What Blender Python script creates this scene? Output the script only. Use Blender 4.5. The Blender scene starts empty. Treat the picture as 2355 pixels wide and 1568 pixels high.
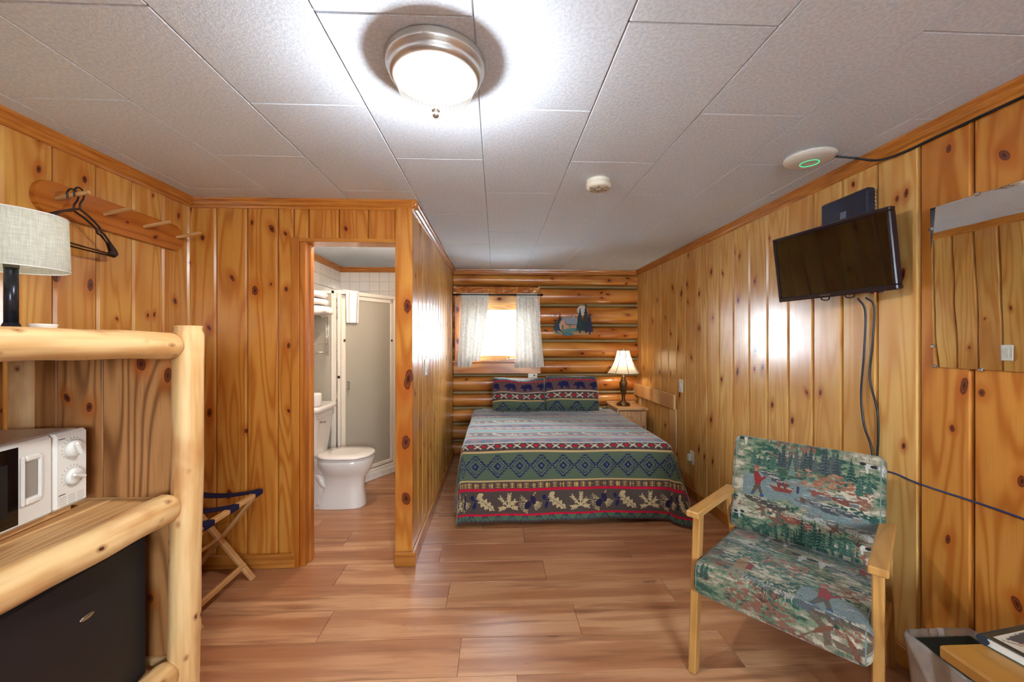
import bpy, bmesh, math, random
import numpy as np
from mathutils import Vector, Matrix, Euler

scene = bpy.context.scene
COL = scene.collection
PI = math.pi
rng = random.Random(7)

# ------------------------------------------------------------------ camera
cam_data = bpy.data.cameras.new('camera')
cam_data.sensor_width = 36.0
cam_data.lens = 14.0
cam_data.clip_start = 0.02
cam = bpy.data.objects.new('camera', cam_data)
COL.objects.link(cam)
cam.location = (0, 0, 1.345)
cam.rotation_euler = (PI / 2, 0, -0.0405)
scene.camera = cam

# ------------------------------------------------------------------ world, exposure
world = bpy.data.worlds.new('overcast_sky')
scene.world = world
world.use_nodes = True
wn = world.node_tree
wn.nodes['Background'].inputs[0].default_value = (0.74, 0.88, 1.0, 1)
wn.nodes['Background'].inputs[1].default_value = 54.0
scene.view_settings.view_transform = 'Standard'
scene.view_settings.look = 'None'
scene.view_settings.exposure = 0.55
scene.view_settings.gamma = 1.0
scene.view_settings.use_curve_mapping = False
cy = scene.cycles
cy.max_bounces, cy.diffuse_bounces, cy.glossy_bounces = 6, 3, 3
cy.transmission_bounces, cy.transparent_max_bounces = 4, 8
CEILING_WATT, BATH_WATT, LAMP_WATT, BEDLAMP_WATT = 36.0, 56.0, 0.5, 2.7
CEILING_SPOT_WATT = 46.0
cy.adaptive_threshold = .2
cy.use_light_tree = False


def light_portal(name, loc, rot, sx, sy):
    d = bpy.data.lights.new(name, 'AREA')
    d.shape = 'RECTANGLE'
    d.size, d.size_y = sx, sy
    d.cycles.is_portal = True
    o = bpy.data.objects.new(name, d)
    COL.objects.link(o)
    o.location = loc
    o.rotation_euler = rot


light_portal('window_portal', (0.035, 4.93, 1.45), (PI / 2, 0, PI), 0.86, 0.62)
light_portal('front_window_portal', (0.75, -1.93, 1.475), (PI / 2, 0, 0), 1.0, .85)

H = 2.185
XR, XL, YB, YBATH, XP = 1.69, -1.79, 4.72, 2.42, -0.50
YREAR = -1.8


def lin(c):
    out = []
    for v in c:
        v = v / 255.0
        out.append(v / 12.92 if v <= 0.04045 else ((v + 0.055) / 1.055) ** 2.4)
    return tuple(out) + (1.0,)


# ------------------------------------------------------------------ mesh helpers
def cbox(sx, sy, sz, b):
    hx, hy, hz = sx / 2, sy / 2, sz / 2
    if b <= 0:
        V = [(x * hx, y * hy, z * hz) for x in (-1, 1) for y in (-1, 1) for z in (-1, 1)]
        F = [(0, 1, 3, 2), (4, 6, 7, 5), (0, 4, 5, 1), (2, 3, 7, 6), (0, 2, 6, 4), (1, 5, 7, 3)]
        return V, F
    b = min(b, hx * .95, hy * .95, hz * .95)
    V, idx = [], {}
    for x in (-1, 1):
        for y in (-1, 1):
            for z in (-1, 1):
                idx[(x, y, z)] = len(V)
                V += [(x * hx, y * (hy - b), z * (hz - b)), (x * (hx - b), y * hy, z * (hz - b)),
                      (x * (hx - b), y * (hy - b), z * hz)]
    F = []
    for k in (0, 1, 2):
        o = [i for i in (0, 1, 2) if i != k]
        for s in (-1, 1):
            q = []
            for a, c in ((-1, -1), (1, -1), (1, 1), (-1, 1)):
                key = [0, 0, 0]
                key[k], key[o[0]], key[o[1]] = s, a, c
                q.append(idx[tuple(key)] + k)
            F.append(q)
    for k in (0, 1, 2):
        o = [i for i in (0, 1, 2) if i != k]
        for a in (-1, 1):
            for c in (-1, 1):
                lo, hi = [0, 0, 0], [0, 0, 0]
                lo[k], hi[k] = -1, 1
                lo[o[0]] = hi[o[0]] = a
                lo[o[1]] = hi[o[1]] = c
                l, h = idx[tuple(lo)], idx[tuple(hi)]
                F.append([l + o[0], h + o[0], h + o[1], l + o[1]])
    for key, i in idx.items():
        F.append([i, i + 1, i + 2])
    A = np.array(V)
    G = []
    for f in F:
        p = A[list(f)]
        n = np.cross(p[1] - p[0], p[2] - p[0])
        G.append(tuple(f) if np.dot(n, p.mean(0)) > 0 else tuple(f[::-1]))
    return V, G


class MB:
    def __init__(s):
        s.v, s.f, s.s = [], [], []

    def add(s, V, F, smooth=False, M=None):
        o = len(s.v)
        if M is not None:
            V = [tuple(M @ Vector(p)) for p in V]
        s.v += [tuple(p) for p in V]
        s.f += [tuple(i + o for i in f) for f in F]
        s.s += [smooth] * len(F)
        return s

    def box(s, x0, x1, y0, y1, z0, z1, b=0.0, M=None):
        V, F = cbox(x1 - x0, y1 - y0, z1 - z0, b)
        c = ((x0 + x1) / 2, (y0 + y1) / 2, (z0 + z1) / 2)
        return s.add([(p[0] + c[0], p[1] + c[1], p[2] + c[2]) for p in V], F, False, M)

    def bar(s, p0, p1, w, t, b=0.003, up=(0, 0, 1)):
        """a rectangular bar from p0 to p1; w measured across, t along up"""
        p0, p1 = Vector(p0), Vector(p1)
        d = p1 - p0
        L = d.length
        d.normalize()
        u = Vector(up)
        x = u.cross(d)
        if x.length < 1e-4:
            x = Vector((1, 0, 0)).cross(d)
        x.normalize()
        y = d.cross(x)
        M = Matrix(((x.x, y.x, d.x, p0.x), (x.y, y.y, d.y, p0.y), (x.z, y.z, d.z, p0.z), (0, 0, 0, 1)))
        V, F = cbox(w, t, L, b)
        return s.add([(p[0], p[1], p[2] + L / 2) for p in V], F, False, M)

    def tube(s, pts, r, n=10, cap=True, smooth=True, closed=False):
        pts = [Vector(p) for p in pts]
        m = len(pts)
        rr = r if isinstance(r, (list, tuple)) else [r] * m
        V, F = [], []
        t0 = (pts[1] - pts[0]).normalized()
        a = Vector((0, 0, 1)) if abs(t0.z) < .9 else Vector((1, 0, 0))
        x = a.cross(t0).normalized()
        for i in range(m):
            if closed:
                t = (pts[(i + 1) % m] - pts[i - 1]).normalized()
            else:
                t = (pts[min(i + 1, m - 1)] - pts[max(i - 1, 0)]).normalized()
            x = (x - t * x.dot(t)).normalized()
            y = t.cross(x)
            for k in range(n):
                an = 2 * PI * k / n
                V.append(pts[i] + (x * math.cos(an) + y * math.sin(an)) * rr[i])
        for i in range(m if closed else m - 1):
            j = (i + 1) % m
            for k in range(n):
                l = (k + 1) % n
                F.append((i * n + k, i * n + l, j * n + l, j * n + k))
        s.add(V, F, smooth)
        if cap and not closed:
            o = len(s.v) - len(V)
            s.f.append(tuple(o + k for k in range(n))[::-1])
            s.f.append(tuple(o + (m - 1) * n + k for k in range(n)))
            s.s += [False, False]
        return s

    def lathe(s, prof, n=32, c=(0, 0, 0), smooth=True, M=None, scale=(1, 1)):
        V, F = [], []
        for r, z in prof:
            for k in range(n):
                a = 2 * PI * k / n
                V.append((c[0] + r * math.cos(a) * scale[0], c[1] + r * math.sin(a) * scale[1], c[2] + z))
        for i in range(len(prof) - 1):
            for k in range(n):
                l = (k + 1) % n
                F.append((i * n + k, i * n + l, (i + 1) * n + l, (i + 1) * n + k))
        if prof[0][0] > 1e-6:
            F.append(tuple(range(n))[::-1])
        if prof[-1][0] > 1e-6:
            F.append(tuple((len(prof) - 1) * n + k for k in range(n)))
        return s.add(V, F, smooth, M)

    def prism(s, poly, y0, y1, M=None):
        """polygon given in (x, z), extruded along y"""
        n = len(poly)
        ar = sum(poly[i][0] * poly[(i + 1) % n][1] - poly[(i + 1) % n][0] * poly[i][1] for i in range(n))
        if ar < 0:
            poly = poly[::-1]
        V = [(p[0], y0, p[1]) for p in poly] + [(p[0], y1, p[1]) for p in poly]
        F = [tuple(range(n)), tuple(range(2 * n - 1, n - 1, -1))]
        for i in range(n):
            j = (i + 1) % n
            F.append((i, i + n, j + n, j))
        return s.add(V, F, False, M)

    def grid(s, P, smooth=True, flip=False, wrap=False):
        n, m = P.shape[:2]
        V = P.reshape(-1, 3).tolist()
        F = []
        for i in range(n - 1):
            for j in range(m - (0 if wrap else 1)):
                k = (j + 1) % m
                q = (i * m + j, i * m + k, (i + 1) * m + k, (i + 1) * m + j)
                F.append(q[::-1] if flip else q)
        return s.add(V, F, smooth)

    def mesh(s, name):
        me = bpy.data.meshes.new(name)
        me.from_pydata(s.v, [], s.f)
        me.polygons.foreach_set('use_smooth', s.s)
        me.update()
        return me

    def build(s, name, mat, parent=None, loc=(0, 0, 0), rot=(0, 0, 0)):
        return link(name, s.mesh(name), mat, parent, loc, rot)


def link(name, me, mat, parent=None, loc=(0, 0, 0), rot=(0, 0, 0)):
    if mat is not None and not me.materials:
        me.materials.append(mat)
    o = bpy.data.objects.new(name, me)
    COL.objects.link(o)
    o.location = loc
    o.rotation_euler = rot
    if parent is not None:
        o.parent = parent
    return o


def tag(o, label, cat, group=None, kind=None):
    o['label'] = label
    o['category'] = cat
    if group:
        o['group'] = group
    if kind:
        o['kind'] = kind
    return o


def thing(name, label, cat, loc=(0, 0, 0), rot=(0, 0, 0), group=None, kind=None):
    o = bpy.data.objects.new(name, None)
    COL.objects.link(o)
    o.location = loc
    o.rotation_euler = rot
    o.empty_display_size = .1
    return tag(o, label, cat, group, kind)


def np_mesh(name, P, colors=None, wrap=False, flip=False):
    """fast grid mesh from an (n, m, 3) array with optional per-vertex linear colours"""
    n, m = P.shape[:2]
    ii, jj = np.meshgrid(np.arange(n - 1), np.arange(m if wrap else m - 1), indexing='ij')
    kk = (jj + 1) % m
    Q = np.stack([ii * m + jj, ii * m + kk, (ii + 1) * m + kk, (ii + 1) * m + jj], -1).reshape(-1, 4)
    if flip:
        Q = Q[:, ::-1]
    me = bpy.data.meshes.new(name)
    me.vertices.add(n * m)
    me.vertices.foreach_set('co', P.reshape(-1).astype(np.float32))
    me.loops.add(Q.size)
    me.loops.foreach_set('vertex_index', Q.reshape(-1).astype(np.int32))
    me.polygons.add(len(Q))
    me.polygons.foreach_set('loop_start', (np.arange(len(Q)) * 4).astype(np.int32))
    me.polygons.foreach_set('loop_total', np.full(len(Q), 4, np.int32))
    me.polygons.foreach_set('use_smooth', np.ones(len(Q), bool))
    me.update(calc_edges=True)
    me.validate()
    if colors is not None:
        at = me.color_attributes.new('print', 'FLOAT_COLOR', 'POINT')
        rgba = np.ones((n * m, 4), np.float32)
        rgba[:, :3] = colors.reshape(-1, 3)
        at.data.foreach_set('color', rgba.reshape(-1))
    return me


def limb(name, p0, p1, r0, r1, mat, parent, seed=0, n=14, wob=.06, rings=14, taper=.55):
    """an irregular peeled log from p0 to p1; the object's own z runs along the log"""
    p0, p1 = Vector(p0), Vector(p1)
    L = (p1 - p0).length
    R = random.Random(seed)
    ph = [R.uniform(0, 6.28) for _ in range(6)]
    V, F = [], []
    zs = [0, .012] + [.03 + (L - .06) * i / (rings - 1) for i in range(rings)] + [L - .012, L]
    sc = [taper, .86] + [1] * rings + [.86, taper]
    for z, k in zip(zs, sc):
        t = z / L
        r = (r0 + (r1 - r0) * t) * k
        for j in range(n):
            a = 2 * PI * j / n
            w = 1 + wob * (math.sin(3 * t * 6 + ph[0] + a) * .5 + math.sin(2 * a + ph[1] + t * 4) * .5 + math.sin(5 * a + ph[2] - 9 * t) * .35)
            dx = math.sin(t * 5 + ph[3]) * r0 * .09
            dy = math.sin(t * 4 + ph[4]) * r0 * .09
            V.append((r * w * math.cos(a) + dx, r * w * math.sin(a) + dy, z))
    for i in range(len(zs) - 1):
        for j in range(n):
            l = (j + 1) % n
            F.append((i * n + j, i * n + l, (i + 1) * n + l, (i + 1) * n + j))
    b = MB().add(V, F, True)
    b.add([V[j] for j in range(n)], [tuple(range(n))[::-1]])
    b.add([V[(len(zs) - 1) * n + j] for j in range(n)], [tuple(range(n))])
    o = b.build(name, mat, parent, p0)
    o.rotation_mode = 'QUATERNION'
    o.rotation_quaternion = Vector((0, 0, 1)).rotation_difference((p1 - p0).normalized())
    return o


def spline(pts, n=12):
    """Catmull-Rom through the points"""
    P = [Vector(p) for p in pts]
    P = [P[0] * 2 - P[1]] + P + [P[-1] * 2 - P[-2]]
    out = []
    for i in range(1, len(P) - 2):
        for k in range(n):
            t = k / n
            out.append(.5 * ((2 * P[i]) + (P[i + 1] - P[i - 1]) * t + (2 * P[i - 1] - 5 * P[i] + 4 * P[i + 1] - P[i + 2]) * t * t
                             + (3 * P[i] - P[i - 1] - 3 * P[i + 1] + P[i + 2]) * t ** 3))
    out.append(P[-2])
    return out


# ------------------------------------------------------------------ shader helpers
class G:
    def __init__(s, name):
        s.m = bpy.data.materials.new(name)
        s.m.use_nodes = True
        s.t = s.m.node_tree
        s.t.nodes.clear()
        s.out = s.t.nodes.new('ShaderNodeOutputMaterial')

    def n(s, typ, **kw):
        nd = s.t.nodes.new(typ)
        for k, v in kw.items():
            setattr(nd, k, v)
        return nd

    def put(s, sock, v):
        if isinstance(v, bpy.types.NodeSocket):
            s.t.links.new(v, sock)
        elif v is not None:
            sock.default_value = v

    def math(s, op, a, b=None, c=None, clamp=False):
        nd = s.n('ShaderNodeMath', operation=op, use_clamp=clamp)
        for i, v in enumerate((a, b, c)):
            s.put(nd.inputs[i], v)
        return nd.outputs[0]

    def sep(s, v):
        nd = s.n('ShaderNodeSeparateXYZ')
        s.put(nd.inputs[0], v)
        return nd.outputs

    def comb(s, x, y, z):
        nd = s.n('ShaderNodeCombineXYZ')
        for i, v in enumerate((x, y, z)):
            s.put(nd.inputs[i], v)
        return nd.outputs[0]

    def mix(s, f, a, b, blend='MIX'):
        nd = s.n('ShaderNodeMix', data_type='RGBA', blend_type=blend)
        s.put(nd.inputs[0], f)
        s.put(nd.inputs[6], a)
        s.put(nd.inputs[7], b)
        return nd.outputs[2]

    def noise(s, vec, scale=1.0, detail=2.0, rough=.5, dist=0.0):
        nd = s.n('ShaderNodeTexNoise')
        s.put(nd.inputs['Vector'], vec)
        nd.inputs['Scale'].default_value = scale
        nd.inputs['Detail'].default_value = detail
        nd.inputs['Roughness'].default_value = rough
        nd.inputs['Distortion'].default_value = dist
        return nd.outputs[0]

    def step(s, v, lo, hi, a=0.0, b=1.0):
        nd = s.n('ShaderNodeMapRange', interpolation_type='SMOOTHSTEP')
        s.put(nd.inputs[0], v)
        for i, q in enumerate((lo, hi, a, b)):
            nd.inputs[i + 1].default_value = q
        return nd.outputs[0]

    def coord(s, which='Object'):
        return s.n('ShaderNodeTexCoord').outputs[which]

    def rnd(s):
        return s.n('ShaderNodeObjectInfo').outputs['Random']

    def bump(s, h, strength=.2, dist=.002):
        nd = s.n('ShaderNodeBump')
        nd.inputs['Strength'].default_value = strength
        nd.inputs['Distance'].default_value = dist
        s.put(nd.inputs['Height'], h)
        return nd.outputs[0]

    def pbr(s, base, rough=.5, spec=.5, metal=0.0, normal=None, coat=0.0, **kw):
        nd = s.n('ShaderNodeBsdfPrincipled')
        s.put(nd.inputs['Base Color'], base)
        s.put(nd.inputs['Roughness'], rough)
        s.put(nd.inputs['Specular IOR Level'], spec)
        s.put(nd.inputs['Metallic'], metal)
        nd.inputs['Coat Weight'].default_value = coat
        nd.inputs['Coat Roughness'].default_value = .12
        if normal is not None:
            s.put(nd.inputs['Normal'], normal)
        for k, v in kw.items():
            s.put(nd.inputs[k.replace('_', ' ')], v)
        return nd.outputs[0]

    def done(s, shader):
        s.put(s.out.inputs[0], shader)
        return s.m


def plain(name, c, rough=.5, spec=.5, metal=0.0, grain=0.0, gscale=60.0, coat=0.0):
    """a plain finish with a trace of procedural unevenness"""
    g = G(name)
    co = g.coord()
    n = g.noise(co, gscale, 3)
    base = lin(c)
    if grain > 0:
        dark = tuple(v * (1 - grain) for v in base[:3]) + (1,)
        base = g.mix(n, dark, base)
    r = g.math('ADD', rough - .03, g.math('MULTIPLY', n, .06))
    return g.done(g.pbr(base, r, spec, metal, coat=coat))


def pine(name, light, late, deep, nk=4, rough=.25, lines=56.0, across=9.0, along=.75, spec=.55, coat=.0,
         knot=(58, 22, 14), tone=.5):
    """knotty pine: contour grain that flows round the knots listed in the object's own k0..k5 properties"""
    g = G(name)
    co = g.coord()
    x, y, z = g.sep(co)
    rd = g.rnd()
    seed = g.math('MULTIPLY', rd, 91.0)
    wob = g.math('MULTIPLY', g.math('SUBTRACT', g.noise(co, 26, 1), .5), .9)
    ux, md = x, 50.0
    for i in range(nk):
        at = g.n('ShaderNodeAttribute', attribute_type='OBJECT', attribute_name='k%d' % i)
        kx, kz, kr = g.sep(at.outputs['Vector'])
        dx = g.math('SUBTRACT', x, kx)
        fv = g.math('FRACT', g.math('MULTIPLY', g.math('ADD', kz, kx), 37.7))
        dz = g.math('MULTIPLY', g.math('MULTIPLY_ADD', g.math('SUBTRACT', fv, .5), g.math('MULTIPLY', dx, 1.5), g.math('SUBTRACT', z, kz)), g.math('MULTIPLY_ADD', fv, .42, .42))
        q = g.math('ADD', g.math('MULTIPLY', dx, dx), g.math('MULTIPLY', dz, dz))
        r2 = g.math('MULTIPLY', kr, kr)
        den = g.math('ADD', g.math('MULTIPLY', r2, .5), g.math('ADD', q, 1e-7))
        inf = g.math('DIVIDE', g.math('MULTIPLY', r2, 1.7), den)
        ux = g.math('SUBTRACT', ux, g.math('MULTIPLY', dx, inf))
        d = g.math('DIVIDE', g.math('SQRT', q), g.math('ADD', kr, 1e-5))
        md = g.math('MINIMUM', md, d)
    md = g.math('ADD', md, wob)
    n1 = g.noise(g.comb(g.math('MULTIPLY', ux, across), g.math('MULTIPLY', z, along), seed), 1.0, 1.5, .35)
    ln = g.math('SINE', g.math('MULTIPLY', n1, lines))
    ln = g.math('POWER', g.math('MULTIPLY_ADD', ln, .5, .5), 2.2)
    fib = g.noise(g.comb(g.math('MULTIPLY', ux, 260), g.math('MULTIPLY', z, 7), seed), 1.0, 1)
    blot = g.noise(g.comb(g.math('MULTIPLY', x, 5), g.math('MULTIPLY', z, 1.6), g.math('ADD', seed, 7)), 1.0, 2)
    base = g.mix(g.math('MULTIPLY', ln, .8), lin(light), lin(late))
    fr = g.math('FRACT', g.math('MULTIPLY', rd, 17.31))
    amt = g.math('ADD', g.math('MULTIPLY', g.step(blot, .42, .72), tone), g.math('MULTIPLY', fr, .34))
    base = g.mix(amt, base, lin(deep))
    base = g.mix(g.math('MULTIPLY', g.step(fib, .5, .75), .28), base, lin(late))
    halo = g.step(g.math('MULTIPLY_ADD', blot, -2.4, g.math('ADD', md, 1.2)), 1.0, 4.4, .66, 0.0)
    if nk == 0:
        hgt = g.noise(co, 12, 1)
        return g.done(g.pbr(base, rough, spec, 0, g.bump(hgt, .15, .0015)))
    base = g.mix(halo, base, lin((164, 82, 24)))
    ring = g.math('MULTIPLY_ADD', g.math('SINE', g.math('MULTIPLY', md, 15.0)), .5, .5)
    kc = g.mix(g.step(md, .1, .75), lin(knot), lin((122, 58, 28)))
    kc = g.mix(g.math('MULTIPLY', ring, .4), kc, lin((58, 22, 12)))
    kc = g.mix(g.math('MULTIPLY', g.step(md, .7, .98), .75), kc, lin((62, 22, 14)))
    base = g.mix(g.step(md, .9, 1.25, 1, 0), base, kc)
    hgt = g.noise(g.comb(g.math('MULTIPLY', x, 9), g.math('MULTIPLY', z, 2.5), seed), 1, 1)
    return g.done(g.pbr(base, rough, spec, 0, g.bump(hgt, .3, .0022), coat))


PINE = pine('varnished_pine', (214, 170, 100), (190, 134, 66), (184, 120, 52))
PINE_GOLD = pine('varnished_pine_gold', (204, 152, 76), (178, 114, 44), (170, 100, 32))
PINE_DEEP = pine('varnished_pine_amber', (194, 132, 56), (164, 92, 28), (154, 76, 18))
TRIM = pine('varnished_pine_trim', (186, 116, 44), (150, 78, 22), (160, 84, 24), nk=0, lines=60)
BASEB = pine('baseboard_pine', (186, 122, 52), (150, 86, 30), (140, 76, 26), nk=0, lines=60)
LOGPINE = pine('varnished_log_pine', (206, 140, 64), (160, 86, 30), (168, 88, 28), nk=5, rough=.24, lines=38, across=5, along=.5, tone=.75)
RAWPINE = pine('bare_pine_board', (214, 172, 118), (176, 122, 70), (196, 146, 88), nk=3, rough=.5, spec=.25, coat=0, lines=70)
SHELFPINE = pine('shelf_panel_pine', (182, 128, 78), (100, 56, 26), (160, 102, 56), nk=3, rough=.42, spec=.3, coat=0, lines=90, across=6, along=.8)
BLOND = pine('blond_chair_wood', (186, 140, 78), (158, 110, 56), (172, 122, 62), nk=0, rough=.32, lines=30, across=20, along=2, tone=.3)
STAND = pine('nightstand_oak', (206, 160, 112), (170, 118, 76), (188, 138, 92), nk=0, rough=.38, lines=40, across=16, along=2)
TABLE = pine('table_oak', (164, 116, 54), (134, 88, 36), (152, 104, 42), nk=0, rough=.3, lines=30, across=10, along=1)
RACKWOOD = pine('luggage_rack_beech', (206, 160, 104), (176, 124, 70), (190, 138, 80), nk=0, rough=.4, lines=30, across=16, along=2)
PEGWOOD = pine('peg_rack_cedar', (178, 104, 36), (146, 72, 18), (156, 80, 20), nk=2, rough=.2, lines=50)


def peeled_log():
    g = G('peeled_log')
    co = g.coord()
    x, y, z = g.sep(co)
    rd = g.math('MULTIPLY', g.rnd(), 57.0)
    st = g.noise(g.comb(g.math('MULTIPLY', x, 30), g.math('MULTIPLY', y, 30), g.math('MULTIPLY_ADD', z, 2.2, rd)), 1, 3)
    bl = g.noise(g.comb(g.math('MULTIPLY', x, 9), g.math('MULTIPLY', y, 9), g.math('MULTIPLY_ADD', z, 5, rd)), 1, 3)
    base = g.mix(g.step(st, .35, .7), lin((228, 190, 134)), lin((198, 148, 90)))
    base = g.mix(g.math('MULTIPLY', g.step(bl, .5, .72), .55), base, lin((176, 108, 54)))
    v = g.n('ShaderNodeTexVoronoi', feature='F1')
    g.put(v.inputs['Vector'], g.comb(g.math('MULTIPLY', x, 16), g.math('MULTIPLY', y, 16), g.math('MULTIPLY_ADD', z, 11, rd)))
    v.inputs['Scale'].default_value = 1.0
    d = g.math('ADD', v.outputs['Distance'], g.math('MULTIPLY', g.math('SUBTRACT', g.noise(co, 120, 2), .5), .06))
    base = g.mix(g.step(d, .06, .2, .75, 0), base, lin((150, 92, 46)))
    base = g.mix(g.step(d, .05, .085, 1, 0), base, lin((70, 40, 22)))
    return g.done(g.pbr(base, .48, .3, 0, g.bump(g.math('ADD', st, g.math('MULTIPLY', bl, 2)), .35, .003)))


LOG = peeled_log()


def laminate():
    g = G('oak_laminate')
    co = g.coord()
    x, y, z = g.sep(co)
    rd = g.rnd()
    seed = g.math('MULTIPLY', rd, 73.0)
    n1 = g.noise(g.comb(g.math('MULTIPLY', x, 1.0), g.math('MULTIPLY', y, 12), seed), 1, 3, .55)
    n2 = g.noise(g.comb(g.math('MULTIPLY', x, 1.4), g.math('MULTIPLY', y, 15), g.math('ADD', seed, 11)), 1, 3, .6)
    fib = g.noise(g.comb(g.math('MULTIPLY', x, 14), g.math('MULTIPLY', y, 240), seed), 1, 2)
    ln = g.math('SINE', g.math('MULTIPLY', n1, 40))
    base = g.mix(g.step(n1, .34, .62), lin((206, 158, 116)), lin((166, 112, 76)))
    base = g.mix(g.math('MULTIPLY', g.math('MULTIPLY_ADD', ln, .5, .5), .22), base, lin((150, 98, 64)))
    base = g.mix(g.step(n2, .50, .72, 0, .8), base, lin((122, 76, 50)))
    base = g.mix(g.step(fib, .5, .8, 0, .28), base, lin((136, 88, 58)))
    fr = g.math('FRACT', g.math('MULTIPLY', rd, 13.7))
    base = g.mix(g.math('MULTIPLY', fr, .5), base, lin((158, 102, 68)))
    sp = g.noise(g.comb(g.math('MULTIPLY', x, 7), g.math('MULTIPLY', y, 16), g.math('ADD', seed, 31)), 1, 2)
    base = g.mix(g.step(sp, .70, .78, 0, .7), base, lin((104, 60, 38)))
    return g.done(g.pbr(base, .3, .4, 0, g.bump(g.math('ADD', fib, n1), .15, .0008)))


FLOORM = laminate()


def ceiling_mat():
    g = G('textured_ceiling_tile')
    co = g.coord('Object')
    a = g.noise(co, 95, 3, .6)
    b = g.noise(co, 260, 2, .5)
    base = g.mix(g.step(a, .35, .65), lin((214, 228, 244)), lin((230, 242, 255)))
    return g.done(g.pbr(base, .8, .2, 0, g.bump(g.math('ADD', a, g.math('MULTIPLY', b, .5)), .5, .0016)))


CEILM = ceiling_mat()
CEILGAP = plain('ceiling_joint', (214, 214, 212), .8, .1, grain=.1)
CHINK = plain('chinking_mortar', (158, 134, 94), .8, .1, grain=.35, gscale=40)
GAP = plain('wall_backing', (96, 54, 20), .7, .2, grain=.3)
WHITEP = plain('white_plastic', (226, 222, 212), .35, .5, grain=.03)
IVORY = plain('ivory_plastic', (222, 214, 196), .35, .5, grain=.03)
PORC = plain('porcelain', (232, 222, 212), .08, .6, coat=.6)
TILEM = plain('glazed_wall_tile', (224, 216, 206), .1, .5, grain=.04, gscale=9, coat=.4)
GROUT = plain('tile_grout', (206, 200, 190), .8, .2, grain=.1)
PAINT = plain('bathroom_paint', (222, 212, 200), .6, .3, grain=.04)
ALU = plain('almond_aluminium', (232, 220, 202), .22, .5, 0.1, grain=.1, gscale=14)
BLACK = plain('black_plastic', (18, 17, 19), .38, .5, grain=.2)
BLACKG = plain('black_gloss', (8, 8, 10), .08, .6)
FRIDGE = plain('fridge_black', (30, 28, 30), .42, .4, grain=.25, gscale=300)
NAVYBOX = plain('navy_plastic', (24, 26, 48), .4, .5, grain=.15)
SILVER = plain('silver', (196, 194, 190), .25, .5, 1.0)
BRONZE = plain('aged_bronze', (118, 92, 62), .3, .5, .85, grain=.4, gscale=25)
DARKMETAL = plain('dark_metal', (40, 34, 34), .35, .5, .7)
GUNMETAL = plain('gunmetal_lamp', (46, 46, 54), .28, .5, .6, grain=.2)
SAGEMETAL = plain('sage_socket', (116, 132, 122), .4, .5, .3)
NAVYWEB = plain('navy_webbing', (30, 32, 66), .8, .2, grain=.3, gscale=400)
MATTWHITE = plain('white_linen', (228, 222, 216), .85, .1, grain=.06, gscale=90)
DARKBASE = plain('dark_bed_base', (52, 44, 42), .8, .1, grain=.2)
CABLE = plain('cable_black', (20, 20, 26), .4, .4)
CABLEBLUE = plain('cable_blue', (40, 48, 88), .45, .4)
TIN = plain('grey_box', (40, 42, 60), .4, .5, .2)


def towel_mat():
    g = G('white_terry')
    co = g.coord()
    a = g.noise(co, 420, 2)
    base = g.mix(a, lin((214, 204, 196)), lin((238, 230, 224)))
    return g.done(g.pbr(base, .95, .05, 0, g.bump(a, .6, .003)))


TOWEL = towel_mat()


def nickel():
    g = G('brushed_nickel')
    co = g.coord()
    x, y, z = g.sep(co)
    n = g.noise(g.comb(x, y, g.math('MULTIPLY', z, 60)), 18, 3)
    base = g.mix(n, lin((186, 180, 170)), lin((232, 228, 222)))
    return g.done(g.pbr(base, .34, .5, .75))


NICKEL = nickel()


def glass_pane(name='window_glass', tint=(1, 1, 1, 1), refl=.06):
    g = G(name)
    tr = g.n('ShaderNodeBsdfTransparent')
    tr.inputs[0].default_value = tint
    gl = g.n('ShaderNodeBsdfGlossy')
    gl.inputs['Roughness'].default_value = .03
    fr = g.n('ShaderNodeFresnel')
    fr.inputs[0].default_value = 1.35
    mx = g.n('ShaderNodeMixShader')
    g.put(mx.inputs[0], fr.outputs[0])
    g.put(mx.inputs[1], tr.outputs[0])
    g.put(mx.inputs[2], gl.outputs[0])
    return g.done(mx.outputs[0])


PANE = glass_pane()


def thin_cloth(name, c, trans=.5, clear=0.0, weave=0.0, wscale=700.0, c2=None):
    g = G(name)
    co = g.coord()
    x, y, z = g.sep(co)
    col = lin(c)
    if weave > 0:
        w = g.noise(g.comb(g.math('MULTIPLY', x, 25), g.math('MULTIPLY', y, 25), g.math('MULTIPLY', z, wscale)), 1, 2)
        w2 = g.noise(g.comb(g.math('MULTIPLY', x, wscale), g.math('MULTIPLY', y, wscale), g.math('MULTIPLY', z, 20)), 1, 2)
        w = g.math('MULTIPLY_ADD', w, .5, g.math('MULTIPLY', w2, .5))
        col = g.mix(g.step(w, .4, .62), tuple(v * (1 - weave) for v in lin(c)[:3]) + (1,), col)
    df = g.n('ShaderNodeBsdfDiffuse')
    g.put(df.inputs[0], col)
    tl = g.n('ShaderNodeBsdfTranslucent')
    g.put(tl.inputs[0], col)
    mx = g.n('ShaderNodeMixShader')
    mx.inputs[0].default_value = trans
    g.put(mx.inputs[1], df.outputs[0])
    g.put(mx.inputs[2], tl.outputs[0])
    sh = mx.outputs[0]
    if clear > 0:
        tr = g.n('ShaderNodeBsdfTransparent')
        m2 = g.n('ShaderNodeMixShader')
        m2.inputs[0].default_value = clear
        g.put(m2.inputs[1], sh)
        g.put(m2.inputs[2], tr.outputs[0])
        sh = m2.outputs[0]
    return g.done(sh)


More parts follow.
